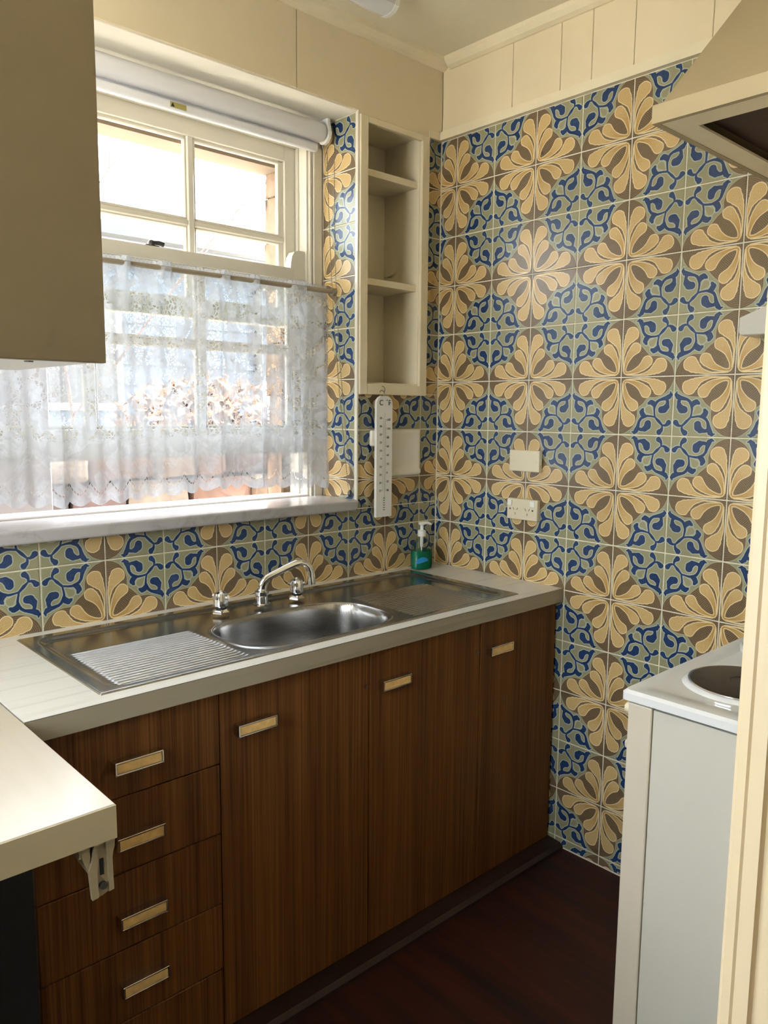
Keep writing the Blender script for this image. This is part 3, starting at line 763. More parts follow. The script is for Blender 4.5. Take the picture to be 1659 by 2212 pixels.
# ------------------------------------------------------------------ base cabinets
YD = -0.555; ZB = -0.850; zt_ = -0.044
def handle(parent, xc, zc_):
    w, h = 0.051, 0.0135
    y = YD
    h_ = MB()
    # pressed metal cup: back lip, top and ends round an amber insert
    h_.box(xc - w, xc + w, y - 0.022, y, zc_ + h - 0.003, zc_ + h, 0.0008)
    h_.box(xc - w, xc - w + 0.003, y - 0.022, y - 0.001, zc_ - h, zc_ + h - 0.002); h_.box(xc + w - 0.003, xc + w, y - 0.022, y - 0.001, zc_ - h, zc_ + h - 0.002)
    h_.box(xc - w, xc + w, y - 0.022, y - 0.018, zc_ - h, zc_ - h + 0.003, 0.0006); h_.box(xc - w + 0.003, xc + w - 0.003, y - 0.0185, y - 0.0165, zc_ - h + 0.003, zc_ + h - 0.003)
    hd = h_.build('handle', 'chrome', parent)
    box('handle_insert', 'amber', hd, xc - w + 0.0042, xc + w - 0.0042, y - 0.0213, y - 0.016, zc_ - h + 0.0042, zc_ + h - 0.0042)
def carcass(t, x0, x1):
    m = MB(); x0 += 0.001; x1 -= 0.001
    m.box(x0, x0 + 0.016, YD + 0.019, -0.03, ZB, zt_); m.box(x1 - 0.016, x1, YD + 0.019, -0.03, ZB, zt_)
    m.box(x0, x1, YD + 0.019, -0.03, ZB, ZB + 0.016); m.box(x0, x1, -0.046, -0.03, ZB, zt_)
    m.box(x0, x1, YD + 0.019, YD + 0.05, zt_ - 0.03, zt_)
    m.build('carcass', 'teak', t)
def front(t, name, x0, x1, z0, z1):
    g = 0.0014
    return box(name, 'teak', t, x0 + g, x1 - g, YD, YD + 0.018, z0 + g, z1 - g, 0.0012)
dc = thing('drawer_cabinet', 'dark teak veneer drawer unit beside the peninsula', 'cabinet', (-1.455, -0.29, ZF))
carcass(dc, -1.655, -1.255)
zs = [zt_, -0.207, -0.369, -0.537, -0.697, ZB]
hz = [-0.137, -0.297, -0.467, -0.618, None]
for k in range(5):
    d = front(dc, 'drawer', -1.655, -1.255, zs[k+1], zs[k])
    if hz[k] is not None: handle(d, -1.449, hz[k])
    else: handle(d, -1.449, -0.775)
sc_ = thing('sink_cabinet', 'dark teak veneer two-door cupboard below the sink bowl', 'cabinet', (-0.8185, -0.29, ZF))
carcass(sc_, -1.255, -0.382)
for x0, x1, hx in ((-1.255, -0.817, -1.168), (-0.817, -0.382, -0.736)):
    d = front(sc_, 'door', x0, x1, ZB, zt_); handle(d, hx, -0.137)
for xs_ in (-0.830, -0.395):
    MB().lathe((xs_, YD - 0.0015, -0.130), [(0.0035, -0.004), (0.0035, 0.004)], 10).build('screw_cover', 'dark_metal', sc_)
cc = thing('corner_cabinet', 'dark teak veneer single-door cupboard against the tiled wall', 'cabinet', (-0.191, -0.29, ZF))
carcass(cc, -0.382, -0.008)
d = front(cc, 'door', -0.382, -0.008, ZB, zt_); handle(d, -0.304, -0.134)
kb = MB().prism([(-0.40, ZF), (-0.612, ZF), (-0.612, ZF + 0.010), (-0.600, ZF + 0.020), (YD - 0.001, ZF + 0.0235), (-0.40, ZF + 0.0235)], -1.655, -0.0015, 'x').build('trim_5', 'skirting')
tag(kb, 'teak skirting strip below the base cupboards', kind='structure')

# ------------------------------------------------------------------ peninsula on the left
pen = thing('peninsula_counter', 'cream laminate peninsula counter in the near left corner', 'counter', (-1.96, -0.48, -0.045))
box('top', 'laminate_cream', pen, -2.27, -1.6665, -0.966, -0.036, -0.0445, 0.0065, 0.0015)
box('edge_strip', 'laminate_cream_edge', pen, -2.27, -1.6665, -0.9675, -0.966, -0.0445, 0.005)
br = thing('shelf_bracket', 'cream slotted metal bracket under the peninsula counter', 'bracket', (-1.69, -0.95, -0.13))
yb = -0.952
bxc = -1.690
m = MB()
outl = [(-1.7165, -0.046), (-1.664, -0.046), (-1.664, -0.064), (-1.6690, -0.078), (-1.6685, -0.128), (-1.678, -0.1305), (-1.686, -0.1335), (-1.701, -0.1335), (-1.7045, -0.088), (-1.710, -0.074)]
m.prism(outl, yb, yb + 0.003, 'y').build('face_plate', 'bracket', br)
# raised flanges, slot and bolt
m = MB(); m.prism([(-1.7045, -0.088), (-1.7000, -0.076), (-1.6960, -0.050), (-1.6900, -0.050), (-1.6925, -0.090), (-1.6920, -0.132), (-1.7010, -0.1335)], yb - 0.004, yb + 0.001, 'y'); m.build('flange', 'bracket', br)
m = MB(); m.prism([(-1.6790, -0.050), (-1.6650, -0.050), (-1.6700, -0.078), (-1.6690, -0.128), (-1.6765, -0.129), (-1.6765, -0.085)], yb - 0.004, yb + 0.001, 'y'); m.build('flange', 'bracket', br)
box('slot', 'dark_void', br, -1.6875, -1.6820, yb - 0.0012, yb + 0.0005, -0.101, -0.076, 0.0003)
MB().tube([(-1.6845, yb + 0.001, -0.1165), (-1.6845, yb - 0.005, -0.1165)], 0.0058, 14).build('bolt', 'dark_metal', br, smooth=True, auto=40)
box('web', 'bracket', br, -1.7165, -1.7135, yb, -0.70, -0.066, -0.046)
m = MB().prism([(yb, -0.046), (yb, -0.100), (yb + 0.03, -0.098), (-0.62, -0.058), (-0.62, -0.046)], -1.7005, -1.6975, 'x'); m.build('arm', 'bracket', br)
pc = thing('under_counter_shade', 'near-black board standing in for the shade under the peninsula counter', 'panel', (-1.95, -0.30, ZF))  # added dark boards that stand in for the darkness below the counter
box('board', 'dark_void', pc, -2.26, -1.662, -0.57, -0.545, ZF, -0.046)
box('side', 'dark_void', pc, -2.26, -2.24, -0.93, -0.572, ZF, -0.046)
# overhead cabinet above it
oc_ = thing('overhead_cabinet', 'cream overhead cabinet hanging in front of the window at top left', 'cabinet', (-1.83, -0.48, 0.627))
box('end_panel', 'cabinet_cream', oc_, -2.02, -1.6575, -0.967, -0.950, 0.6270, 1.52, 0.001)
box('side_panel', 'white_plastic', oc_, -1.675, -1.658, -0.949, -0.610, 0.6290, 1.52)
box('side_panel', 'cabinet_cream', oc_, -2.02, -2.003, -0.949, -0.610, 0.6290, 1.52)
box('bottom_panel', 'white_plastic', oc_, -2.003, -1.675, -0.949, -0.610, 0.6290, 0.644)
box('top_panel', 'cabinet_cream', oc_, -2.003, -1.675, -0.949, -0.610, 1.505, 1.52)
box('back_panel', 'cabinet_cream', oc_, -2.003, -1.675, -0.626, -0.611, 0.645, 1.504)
for (x, y) in ((-1.735, -0.90), (-1.80, -0.74)):
    MB().lathe((x, y, 0.6275), [(0.006, 0), (0.006, 0.0015)], 10).build('screw', 'dark_metal', oc_)

# ------------------------------------------------------------------ roller blind
bl = thing('roller_blind', 'rolled-up white roller blind under the window head', 'blind', (-1.0, 0.115, 1.39))
bx0, bx1, by, bz = -1.625, -0.430, 0.130, 1.467
m = MB().tube([(bx0, by, bz), (bx1 - 0.012, by, bz), (bx1 - 0.004, by, bz), (bx1, by, bz)], [0.030, 0.030, 0.027, 0.018], 36); m.build('roll', 'blind_white', bl, smooth=True, auto=50)
box('fabric_edge', 'blind_white', bl, bx0 + 0.01, bx1 - 0.014, 0.1380, 0.1395, 1.432, 1.450)
m = MB().box(bx0 + 0.01, bx1 - 0.020, 0.124, 0.146, 1.404, 1.4315, 0.009, 4); br_ = m.build('bottom_bar', 'blind_white', bl, smooth=True, auto=60)
for xx, s_ in ((bx1 + 0.003, 1), (bx0 - 0.014, -1)):
    pts = [(by + 0.03, 1.511), (by - 0.022, 1.511), (by - 0.024, 1.492), (by - 0.032, bz)] + [(by - 0.032*math.cos(q*PI/6), bz - 0.034*math.sin(q*PI/6)) for q in range(1, 6)] + [(by + 0.031, bz), (by + 0.03, 1.49)]
    MB().prism(pts, xx, xx + 0.011, 'x').build('end_bracket', 'white_plastic', bl)
tg = box('warning_tag', 'tag', bl, -0.977, -0.927, 0.1229, 0.1245, 1.4105, 1.4250)
MB().prism([(-0.975, 1.4125), (-0.964, 1.4125), (-0.9695, 1.4235)], 0.1224, 0.1230, 'y').build('tag_triangle', 'black', tg)
# bead chain loop: beads on a cord
ch = thing('blind_chain', 'looped bead chain hanging from the blind against the tiled reveal', 'chain', (-0.40, 0.09, 0.26))
A = Vector((-0.408, 0.136, 1.450)); A2 = Vector((-0.408, 0.096, 1.440)); Bq = Vector((-0.404, 0.026, 0.315)); B2 = Vector((-0.404, 0.008, 0.312))
def sag(p, q, n, s): return [p.lerp(q, i/n) + Vector((0, s*math.sin(PI*i/n), 0)) for i in range(n + 1)]
loopA = sag(A, Bq, 40, 0.020); loopB = sag(A2, B2, 40, 0.030)
for pth in (loopA, loopB + [Vector((-0.404, 0.016, 0.292)), Bq]):
    MB().tube(pth, 0.0007, 5).build('cord', 'bead', ch)
def beads(pth, step=0.0065, r=0.0022):
    m = MB(); acc = 0.0; L = 0
    for p, q in zip(pth[:-1], pth[1:]):
        seg = (q - p).length; pos = (step - acc) % step
        while pos < seg:
            c_ = p + (q - p)*(pos/seg)
            bmesh.ops.create_icosphere(m.bm, subdivisions=1, radius=r, matrix=Matrix.Translation(c_)); pos += step
        acc = (acc + seg) % step
    return m
for pth in (loopA, loopB): 
    o = beads(pth).build('beads', 'bead', ch, smooth=True); o['kind'] = 'stuff'
tz = Vector((-0.404, 0.016, 0.296))
MB().lathe((-0.404, 0.016, 0.278), [(0.004, 0), (0.008, 0.006), (0.008, 0.016), (0.003, 0.024)], 12).build('weight', 'dark_metal', ch, smooth=True, auto=40)

# ------------------------------------------------------------------ curtain rod and lace
rod = thing('curtain_rod', 'thin cream curtain rod carrying the lace across the window', 'curtain rod', (-1.02, 0.113, 0.955))
MB().tube([(-1.655, 0.113, 0.964), (-0.392, 0.113, 0.964)], 0.0075, 14).build('tube', 'rod', rod, smooth=True, auto=50)
for x in (-1.650, -0.399): MB().lathe((0, 0, 0), [(0.014, 0), (0.014, 0.006), (0.009, 0.010)], 16).build('socket', 'rod', rod) if False else None
MB().tube([(-0.404, 0.113, 0.964), (-0.391, 0.113, 0.964)], 0.0125, 16).build('socket', 'bead', rod, smooth=True, auto=40)
MB().tube([(-1.658, 0.113, 0.964), (-1.645, 0.113, 0.964)], 0.0125, 16).build('socket', 'bead', rod, smooth=True, auto=40)
def lace():
    nx, nz = 760, 64
    x0, x1 = -1.640, -0.418
    zb, ztp = 0.319, 0.319 + 0.668
    rng = np.random.RandomState(3)
    xs = np.linspace(x0, x1, nx)
    # uneven folds: flat stretches and a few tight pleats nearer the right
    cen = np.array([-1.60, -1.50, -1.325, -1.19, -1.07, -0.96, -0.845, -0.765, -0.70, -0.655, -0.60, -0.555, -0.50, -0.455, -0.43])
    wid = np.array([.020, .030, .012, .022, .026, .020, .013, .012, .010, .010, .012, .009, .014, .012, .010])
    amp = np.array([.014, -.010, .022, .012, -.012, .014, .022, -.018, .026, -.016, .024, .018, -.016, .018, -.010])
    vs = np.linspace(0, 1, nz)
    co = np.zeros((nx, nz, 3)); uv = np.zeros((nx, nz, 2))
    for k, v in enumerate(vs):
        drift = 0.03*np.sin(2.2*(1 - v) + xs*5)*(1 - v)*0.5
        y = np.zeros(nx)
        for c_, w_, a in zip(cen, wid, amp):
            cx_ = c_ + 0.022*(1 - v)*math.sin(c_*40)
            ww = w_*(1.25 - 0.35*v)
            y += -a*np.exp(-((xs - cx_)/ww)**2)
        y += 0.004*np.sin(xs*62 + 1.5*v) + 0.003*np.sin(xs*131 + 2)
        top = np.clip((v - 0.90)/0.06, 0, 1)
        # weaving round the rod
        yrod = 0.013*np.where(np.sin(xs*43 + 1.1*np.sin(xs*17)) > 0.62, -1.0, 0.95)
        yrod = np.convolve(np.pad(yrod, 6, mode='edge'), np.ones(13)/13, mode='valid')
        yy = (1 - top)*y*(0.55 + 0.6*(1 - v)) + top*yrod
        sc = np.abs(np.sin((xs - x0)*1.35/0.075*PI))
        hem = (1 - v)**6*(-0.014*(sc - 0.5)) + (1 - v)**3*0.010*np.sin(xs*7 + 1.0)
        co[:, k, 0] = xs; co[:, k, 1] = 0.112 + yy; co[:, k, 2] = zb + v*(ztp - zb) + hem
        uv[:, k, 0] = (xs - x0)*1.35; uv[:, k, 1] = v*LACE_H
    return co, uv, nx, nz
co, uvc, nx, nz = lace()
lc = thing('lace_curtain', 'gathered white floral lace half curtain across the window', 'curtain', (-1.03, 0.112, 0.305))
Vv = co.reshape(-1, 3) + np.array([0, 0, ZO]) - np.array(ORG[lc])
idx = np.arange(nx*nz).reshape(nx, nz)
Fq = np.stack([idx[:-1, :-1], idx[1:, :-1], idx[1:, 1:], idx[:-1, 1:]], -1).reshape(-1, 4)
me = bpy.data.meshes.new('lace_cloth'); me.from_pydata(Vv.tolist(), [], Fq.tolist()); me.update()
ul = me.uv_layers.new(name='UVMap'); li = np.zeros(len(me.loops), int); me.loops.foreach_get('vertex_index', li)
ul.data.foreach_set('uv', uvc.reshape(-1, 2)[li].ravel()); me.polygons.foreach_set('use_smooth', [True]*len(me.polygons)); me.materials.append(MAT['lace'])
o = bpy.data.objects.new('cloth', me); COL.objects.link(o); o.parent = lc; ORG[o] = ORG[lc]

# ------------------------------------------------------------------ wall fittings
th = thing('wall_thermometer', 'white hanging wall thermometer below the shelf niche', 'thermometer', (-0.285, -0.02, 0.205))
tx0, tx1, tz0, tz1 = -0.322, -0.250, 0.205, 0.618
def arc_board(x0, x1, z0, z1, r, n=7):
    c1, c2 = (x1 - r, z1 - r), (x0 + r, z1 - r)
    return [(x0, z0), (x1, z0)] + [(c1[0] + r*math.cos(q*PI/2/n), c1[1] + r*math.sin(q*PI/2/n)) for q in range(n + 1)] + [(c2[0] + r*math.cos(PI/2 + q*PI/2/n), c2[1] + r*math.sin(PI/2 + q*PI/2/n)) for q in range(n + 1)]
yt = -0.026
MB().prism(arc_board(tx0, tx1, tz0, tz1, 0.027), yt, yt + 0.011, 'y').build('board', 'white_plastic', th)
MB().tube([(-0.286, yt - 0.0012, 0.268), (-0.2865, yt - 0.0012, 0.560)], 0.0016, 8).build('glass_tube', 'clear_plastic', th, smooth=True, auto=50)
def text_at(items, name, mat, parent, y):
    bmx = bmesh.new()
    for body, size, x, z, al in items:
        me = text_mesh('t', body, size, None, None, None, None, al)
        tmp = bmesh.new(); tmp.from_mesh(me)
        for v in tmp.verts: v.co = Vector((x + v.co.x, y - v.co.z, z + v.co.y))
        m2 = bpy.data.meshes.new('x'); tmp.to_mesh(m2); tmp.free(); bmx.from_mesh(m2); bpy.data.meshes.remove(m2); bpy.data.meshes.remove(me)
    mb = MB(); mb.bm.free(); mb.bm = bmx
    return mb.build(name, mat, parent)
zC = lambda py: 0.618 - (py - 175)/5.27/1.56*0.00232*0.68 if False else None
def zpx(py): return tz1 - (py - 175)*(tz1 - tz0)/(1580 - 175)
items = [('C', 0.026, -0.3020, zpx(255), 'CENTER'), ('F', 0.026, -0.2640, zpx(255), 'CENTER'), ('°', 0.020, -0.2755, zpx(243), 'CENTER')]
text_at(items, 'scale_letters', 'black', th, yt - 0.0003)
items = []
for k, s in enumerate(['50', '40', '30', '20', '10', '0', '10', '20', '30', '37']): items.append((s, 0.0105, -0.2985, zpx(430 + k*93.6), 'RIGHT'))
for k, s in enumerate(['120', '100', '80', '60', '40', '20', '0', '20', '30']): items.append((s, 0.0105, -0.2755, zpx(448 + k*102.7), 'LEFT'))
text_at(items, 'scale_numbers', 'black', th, yt - 0.0003)['kind'] = 'stuff'
m = MB()
for k in range(46):
    z = zpx(430 + k*18.72); w = 0.006 if k % 5 == 0 else 0.0035
    m.box(-0.2905 - w, -0.2905, yt - 0.0004, yt + 0.0002, z - 0.0004, z + 0.0004)
for k in range(41):
    z = zpx(448 + k*20.54); w = 0.006 if k % 5 == 0 else 0.0035
    m.box(-0.2825, -0.2825 + w, yt - 0.0004, yt + 0.0002, z - 0.0004, z + 0.0004)
o = m.build('scale_ticks', 'grey_print', th); o['kind'] = 'stuff'
m = MB()
for k in range(6): m.box(-0.2895, -0.2820, yt - 0.0006, yt + 0.0002, zpx(1358 + k*28) - 0.0014, zpx(1358 + k*28) + 0.0014)
o = m.build('bulb_slots', 'grey_print', th); o['kind'] = 'stuff'
MB().tube([(-0.285, -0.0205, 0.612), (-0.285, -0.0205, 0.628), (-0.281, -0.0200, 0.638), (-0.2795, -0.018, 0.645), (-0.283, -0.015, 0.650), (-0.287, -0.0115, 0.651)], 0.0016, 8).build('hook_wire', 'bead', th, smooth=True, auto=60)
MB().tube([(-0.285, -0.0215, 0.630), (-0.293, -0.0215, 0.637), (-0.300, -0.0215, 0.636), (-0.303, -0.020, 0.631)], 0.0022, 8).build('cord_end', 'bead', th, smooth=True, auto=60)

sd = thing('soap_dish', 'cream ceramic tile-in soap dish behind the thermometer', 'soap dish', (-0.19, -0.01, 0.338))
m = MB()
X0, X1, Z0, Z1 = -0.256, -0.0895, 0.339, 0.5035
nr = 18
def dish_y(fx, fz):
    dx, dz = abs(fx - 0.5)*2, abs(fz - 0.5)*2
    d = max(dx, dz)
    q = min(max((d - 0.70)/0.22, 0), 1); q = q*q*(3 - 2*q)
    edge = min(max((1 - d)/0.05, 0), 1)
    lip = 0.016 if fz < 0.16 else 0.008
    return -(0.002 + (lip - 0.002)*q)*edge**0.5 - 0.0005
vs_ = [[m.bm.verts.new((X0 + (X1 - X0)*i/nr, dish_y(i/nr, j/nr), Z0 + (Z1 - Z0)*j/nr)) for j in range(nr + 1)] for i in range(nr + 1)]
for i in range(nr):
    for j in range(nr): m.bm.faces.new((vs_[i][j], vs_[i+1][j], vs_[i+1][j+1], vs_[i][j+1]))
m.build('dish', 'ceramic', sd, smooth=True)
MB().box(-0.336, -0.2565, -0.016, -0.0005, 0.448, 0.503, 0.007, 3).build('handle_lug', 'ceramic', sd, smooth=True, auto=60)

def plate(name, label, y0, y1, z0, z1, cat):
    t = thing(name, label, cat, (-0.01, (y0 + y1)/2, z0))
    p = MB().box(-0.0185, -0.0005, y0, y1, z0, z1, 0.0025, 2).build('plate', 'old_plastic', t)
    return t
bp_ = plate('blank_wall_plate', 'blank cream electrical plate above the power outlet', -0.4755, -0.354, 0.3735, 0.4435, 'wall plate')
for y in (-0.368, -0.4615): MB().tube([(-0.0183, y, 0.407), (-0.0192, y, 0.407)], 0.0042, 12).build('screw_cap', 'old_plastic', bp_)
MB().tube([(-0.010, -0.4772, 0.415), (-0.010, -0.4772, 0.398)], 0.0025, 8).build('side_clip', 'old_plastic', bp_)
po = plate('power_outlet', 'cream double power outlet with two rocker switches on the tiles', -0.4735, -0.350, 0.2125, 0.2815, 'power outlet')
for y in (-0.362, -0.4545): MB().box(-0.0225, -0.0184, y - 0.009, y + 0.009, 0.258, 0.277, 0.0015, 2).build('switch', 'white_plastic', po)
def slot(y, z, ang, l=0.009, w=0.0016):
    c_, s_ = math.cos(ang), math.sin(ang)
    pts = [(y + c_*a*w - s_*b*l/2, z + s_*a*w + c_*b*l/2) for a, b in ((-.5, -1), (.5, -1), (.5, 1), (-.5, 1))]
    MB().prism(pts, -0.0189, -0.0180, 'x').build('pin_slot', 'black', po)
for yc in (-0.385, -0.434):
    slot(yc + 0.0075, 0.2475, -0.5 if True else 0.5); slot(yc - 0.0075, 0.2475, 0.5); slot(yc, 0.2315, 0.0, 0.008)
for y in (-0.363, -0.4555): MB().tube([(-0.0180, y, 0.2465), (-0.0189, y, 0.2465)], 0.0032, 12).build('indicator', 'dark_metal', po)

# the soap dispenser
sb = thing('soap_dispenser', 'clear pump bottle of green liquid soap in the worktop corner', 'soap bottle', (-0.128, -0.056, 0.006))
bc = (-0.128, -0.056, 0.0065)
body = [(0.036, 0), (0.042, 0.003), (0.0445, 0.02), (0.045, 0.05), (0.0435, 0.072), (0.039, 0.090), (0.029, 0.104), (0.016, 0.113), (0.0125, 0.118)]
MB().lathe(bc, body, 28, 1.0, 0.75).build('bottle', 'clear_plastic', sb, smooth=True, auto=50)
MB().lathe((bc[0], bc[1], bc[2] + 0.002), [(0.034, 0), (0.040, 0.002), (0.0428, 0.02), (0.0433, 0.048), (0.0420, 0.066)], 28, 1.0, 0.74).build('liquid_soap', 'liquid', sb, smooth=True, auto=50)
MB().tube([(bc[0], bc[1], bc[2] + 0.02), (bc[0], bc[1], bc[2] + 0.118)], 0.0022, 8).build('dip_tube', 'white_plastic', sb, smooth=True, auto=50)
MB().lathe((bc[0], bc[1], bc[2] + 0.080), [(0.005, 0), (0.006, 0.01), (0.006, 0.036)], 12).build('pump_chamber', 'white_plastic', sb, smooth=True, auto=50)
MB().lathe((bc[0], bc[1], bc[2] + 0.118), [(0.0145, 0), (0.0150, 0.002), (0.0150, 0.020), (0.011, 0.022), (0.006, 0.023), (0.006, 0.040)], 24).build('collar', 'white_plastic', sb, smooth=True, auto=40)
pm = MB().lathe((bc[0], bc[1], bc[2] + 0.158), [(0.0065, 0), (0.012, 0.003), (0.0135, 0.007), (0.011, 0.011), (0.004, 0.012)], 20)
pm.tube([(bc[0], bc[1], bc[2] + 0.165), (bc[0] + 0.018, bc[1] - 0.010, bc[2] + 0.166), (bc[0] + 0.030, bc[1] - 0.017, bc[2] + 0.160)], [0.006, 0.0055, 0.004], 10)
pm.build('pump_head', 'white_plastic', sb, smooth=True, auto=40)
lb = MB()
rows_ = []
for k in range(9):
    a = -PI*0.86 + k*0.14
    rows_.append([lb.bm.verts.new((bc[0] + math.cos(a)*0.0460, bc[1] + math.sin(a)*0.0460*0.75, bc[2] + z)) for z in (0.024 + 0.010*k/8, 0.036 + 0.012*math.sin(k*0.35))])
for p, q in zip(rows_[:-1], rows_[1:]): lb.bm.faces.new((p[0], q[0], q[1], p[1]))
lb.build('label_swirl', 'soap_label', sb, smooth=True)

# ------------------------------------------------------------------ ceiling batten light
cl = thing('ceiling_light', 'white fluorescent batten fitting on the ceiling', 'ceiling light', (-1.05, -0.215, 1.69))
lx0, lx1, ly = -1.70, -0.452, -0.215
pr = [(-0.040, ZC - 0.002), (-0.042, ZC - 0.020), (-0.036, 1.716), (-0.022, 1.704), (0, 1.700), (0.022, 1.704), (0.036, 1.716), (0.042, ZC - 0.020), (0.040, ZC - 0.002)]
MB().prism([(ly + a, b) for a, b in pr], lx0 + 0.012, lx1 - 0.014, 'x').build('diffuser', 'enamel', cl, smooth=True, auto=35)
for xa, xb in ((lx1 - 0.014, lx1), (lx0, lx0 + 0.012)):
    MB().prism([(ly + a*1.03, b - (0.001 if b < ZC - 0.01 else 0)) for a, b in pr], xa, xb, 'x').build('end_cap', 'white_plastic', cl, smooth=True, auto=35)

# ------------------------------------------------------------------ cooker
ck = thing('electric_cooker', 'white freestanding electric cooker at the right, seen from its side', 'cooker', (-0.41, -1.50, ZF))
kx0, kx1, ky0, ky1 = -0.716, -0.108, -1.785, -1.225
box('side_panel', 'cooker_side', ck, kx0, kx0 + 0.012, ky0, -1.279, -0.86, -0.009)
box('side_panel', 'cooker_side', ck, kx1 - 0.012, kx1, ky0, -1.279, -0.86, -0.009)
box('back_panel', 'cooker_side', ck, kx0 + 0.012, kx1 - 0.012, ky0, ky0 + 0.01, -0.86, -0.004)
box('oven_front', 'cooker_cream', ck, kx0 - 0.004, kx1 + 0.004, -1.277, -1.226, -0.80, -0.006, 0.003, 2)
box('plinth', 'dark_metal', ck, kx0 + 0.01, kx1 - 0.01, ky0 + 0.02, -1.26, ZF, -0.861)
box('drawer_front', 'cooker_cream', ck, kx0 - 0.004, kx1 + 0.004, -1.277, -1.226, -0.865, -0.803, 0.003)
MB().box(kx0 + 0.05, kx1 - 0.05, -1.222, -1.190, -0.130, -0.112, 0.005, 2).build('door_handle', 'cooker_cream', ck)
for k in range(5):
    x = kx0 + 0.008 + k*0.14 + 0.02
    MB().tube([(x, -1.226, -0.030), (x, -1.206, -0.030)], [0.013, 0.011], 16).build('knob', 'old_plastic', ck, smooth=True, auto=40)
# pressed enamel hob: raised rim, sunken field
hb = MB()
def rr_pts(x0, x1, y0, y1, r, z, n=6):
    out = []
    for cx_, cy_, a0 in ((x1 - r, y1 - r, 0), (x0 + r, y1 - r, PI/2), (x0 + r, y0 + r, PI), (x1 - r, y0 + r, 1.5*PI)):
        for q in range(n + 1): out.append((cx_ + r*math.cos(a0 + q*PI/2/n), cy_ + r*math.sin(a0 + q*PI/2/n), z))
    return out
hx0, hx1, hy0, hy1 = -0.726, -0.112, -1.790, -1.212
loops = [rr_pts(hx0, hx1, hy0, hy1, 0.012, -0.001), rr_pts(hx0, hx1, hy0, hy1, 0.012, 0.014), rr_pts(hx0 + 0.006, hx1 - 0.006, hy0 + 0.006, hy1 - 0.006, 0.012, 0.020),
         rr_pts(hx0 + 0.045, hx1 - 0.045, hy0 + 0.045, hy1 - 0.036, 0.02, 0.0205), rr_pts(hx0 + 0.054, hx1 - 0.054, hy0 + 0.054, hy1 - 0.045, 0.02, 0.0150)]
vl = [[hb.bm.verts.new(p) for p in L] for L in loops]
for p, q in zip(vl[:-1], vl[1:]):
    n = len(p)
    for k in range(n): hb.bm.faces.new((p[k], p[(k+1) % n], q[(k+1) % n], q[k]))
hb.bm.faces.new(vl[-1]); hb.bm.faces.new(vl[0][::-1])
hb.build('hob_top', 'enamel', ck, smooth=True, auto=32)
def hotplate(x, y, r):
    MB().lathe((x, y, 0.0146), [(r + 0.016, 0), (r + 0.010, 0.006), (r + 0.003, 0.007)], 48).build('plate_ring', 'enamel', ck, smooth=True, auto=40)
    h = MB().lathe((x, y, 0.0150), [(r + 0.003, 0), (r + 0.003, 0.008), (r, 0.0105), (r - 0.003, 0.0115), (r*0.30, 0.0115), (r*0.28, 0.0100), (0.002, 0.0100)], 56).build('hotplate', 'hotplate', ck, smooth=True, auto=25)
    MB().lathe((x, y, 0.0205), [(r + 0.0042, 0), (r + 0.0042, 0.004)], 56).build('rim', 'chrome', h, smooth=True, auto=30)
hotplate(-0.516, -1.368, 0.104); hotplate(-0.205, -1.327, 0.084); hotplate(-0.24, -1.64, 0.104); hotplate(-0.54, -1.65, 0.078)

# ------------------------------------------------------------------ range hood
hd = thing('range_hood', 'cream sloping range hood on the right wall above the cooker', 'range hood', (-0.35, -1.5, 1.10))
ya, yb_ = -1.785, -1.206
hx = -0.706
# sloped canopy with thickness, lip, flange with a dark recess
m = MB().prism([(-0.0115, 1.131), (hx + 0.014, 1.131), (-0.0115, 1.762)], ya, yb_ + 0.0 - 0.006, 'y'); m.build('canopy', 'hood', hd)
m = MB()
m.box(hx, -0.0115, yb_ - 0.012, yb_, 1.098, 1.131); m.box(hx, -0.0115, ya, ya + 0.012, 1.098, 1.131)
m.box(hx, hx + 0.012, ya + 0.012, yb_ - 0.012, 1.098, 1.131); m.box(-0.0235, -0.0115, ya + 0.012, yb_ - 0.012, 1.098, 1.131)
m.build('lip', 'hood', hd)
m = MB()
fx, fy = 0.070, 0.056
m.box(hx + 0.012, -0.0235, yb_ - fy, yb_ - 0.012, 1.099, 1.104); m.box(hx + 0.012, -0.0235, ya + 0.012, ya + fy, 1.099, 1.104)
m.box(hx + 0.012, hx + fx, ya + fy, yb_ - fy, 1.099, 1.104); m.box(-0.08, -0.0235, ya + fy, yb_ - fy, 1.099, 1.104)
m.build('flange', 'trim', hd)
box('filter', 'hood_filter', hd, hx + fx, -0.08, ya + fy, yb_ - fy, 1.118, 1.130)

# white tapering box on the wall under the hood
wb = MB().prism([(-1.132, 0.762), (-1.127, 0.770), (-1.127, 0.806), (-1.30, 0.872), (-1.42, 0.915), (-1.42, 0.762)], -0.100, -0.0008, 'x')
bmesh.ops.bevel(wb.bm, geom=wb.bm.edges[:], offset=0.002, segments=1, affect='EDGES')
o = wb.build('wall_box', 'cooker_side'); tag(o, 'white tapering box on the tiled wall at the right edge', 'wall box')

# ------------------------------------------------------------------ outside the window
ex = shell('wall_outside', 'lintel', [(XL, -1.58, 0.301, 0.41, ZF, ZC), (-0.445, 0.15, 0.301, 0.41, ZF, ZC), (-1.58, -0.445, 0.301, 0.395, 1.380, ZC), (-1.58, -0.445, 0.301, 0.45, ZF, 0.225)]) if False else None
ex = MB()
for b in ((-2.25, -1.58, 0.301, 0.40, ZF, ZC), (-0.462, 0.15, 0.301, 0.385, ZF, ZC), (-1.58, -0.445, 0.301, 0.395, 1.380, ZC), (-1.58, -0.445, 0.301, 0.40, ZF, 0.225)): ex.box(*b)
exo = ex.build('wall_outside', 'lintel'); tag(exo, 'outer leaf of the window wall', kind='structure')
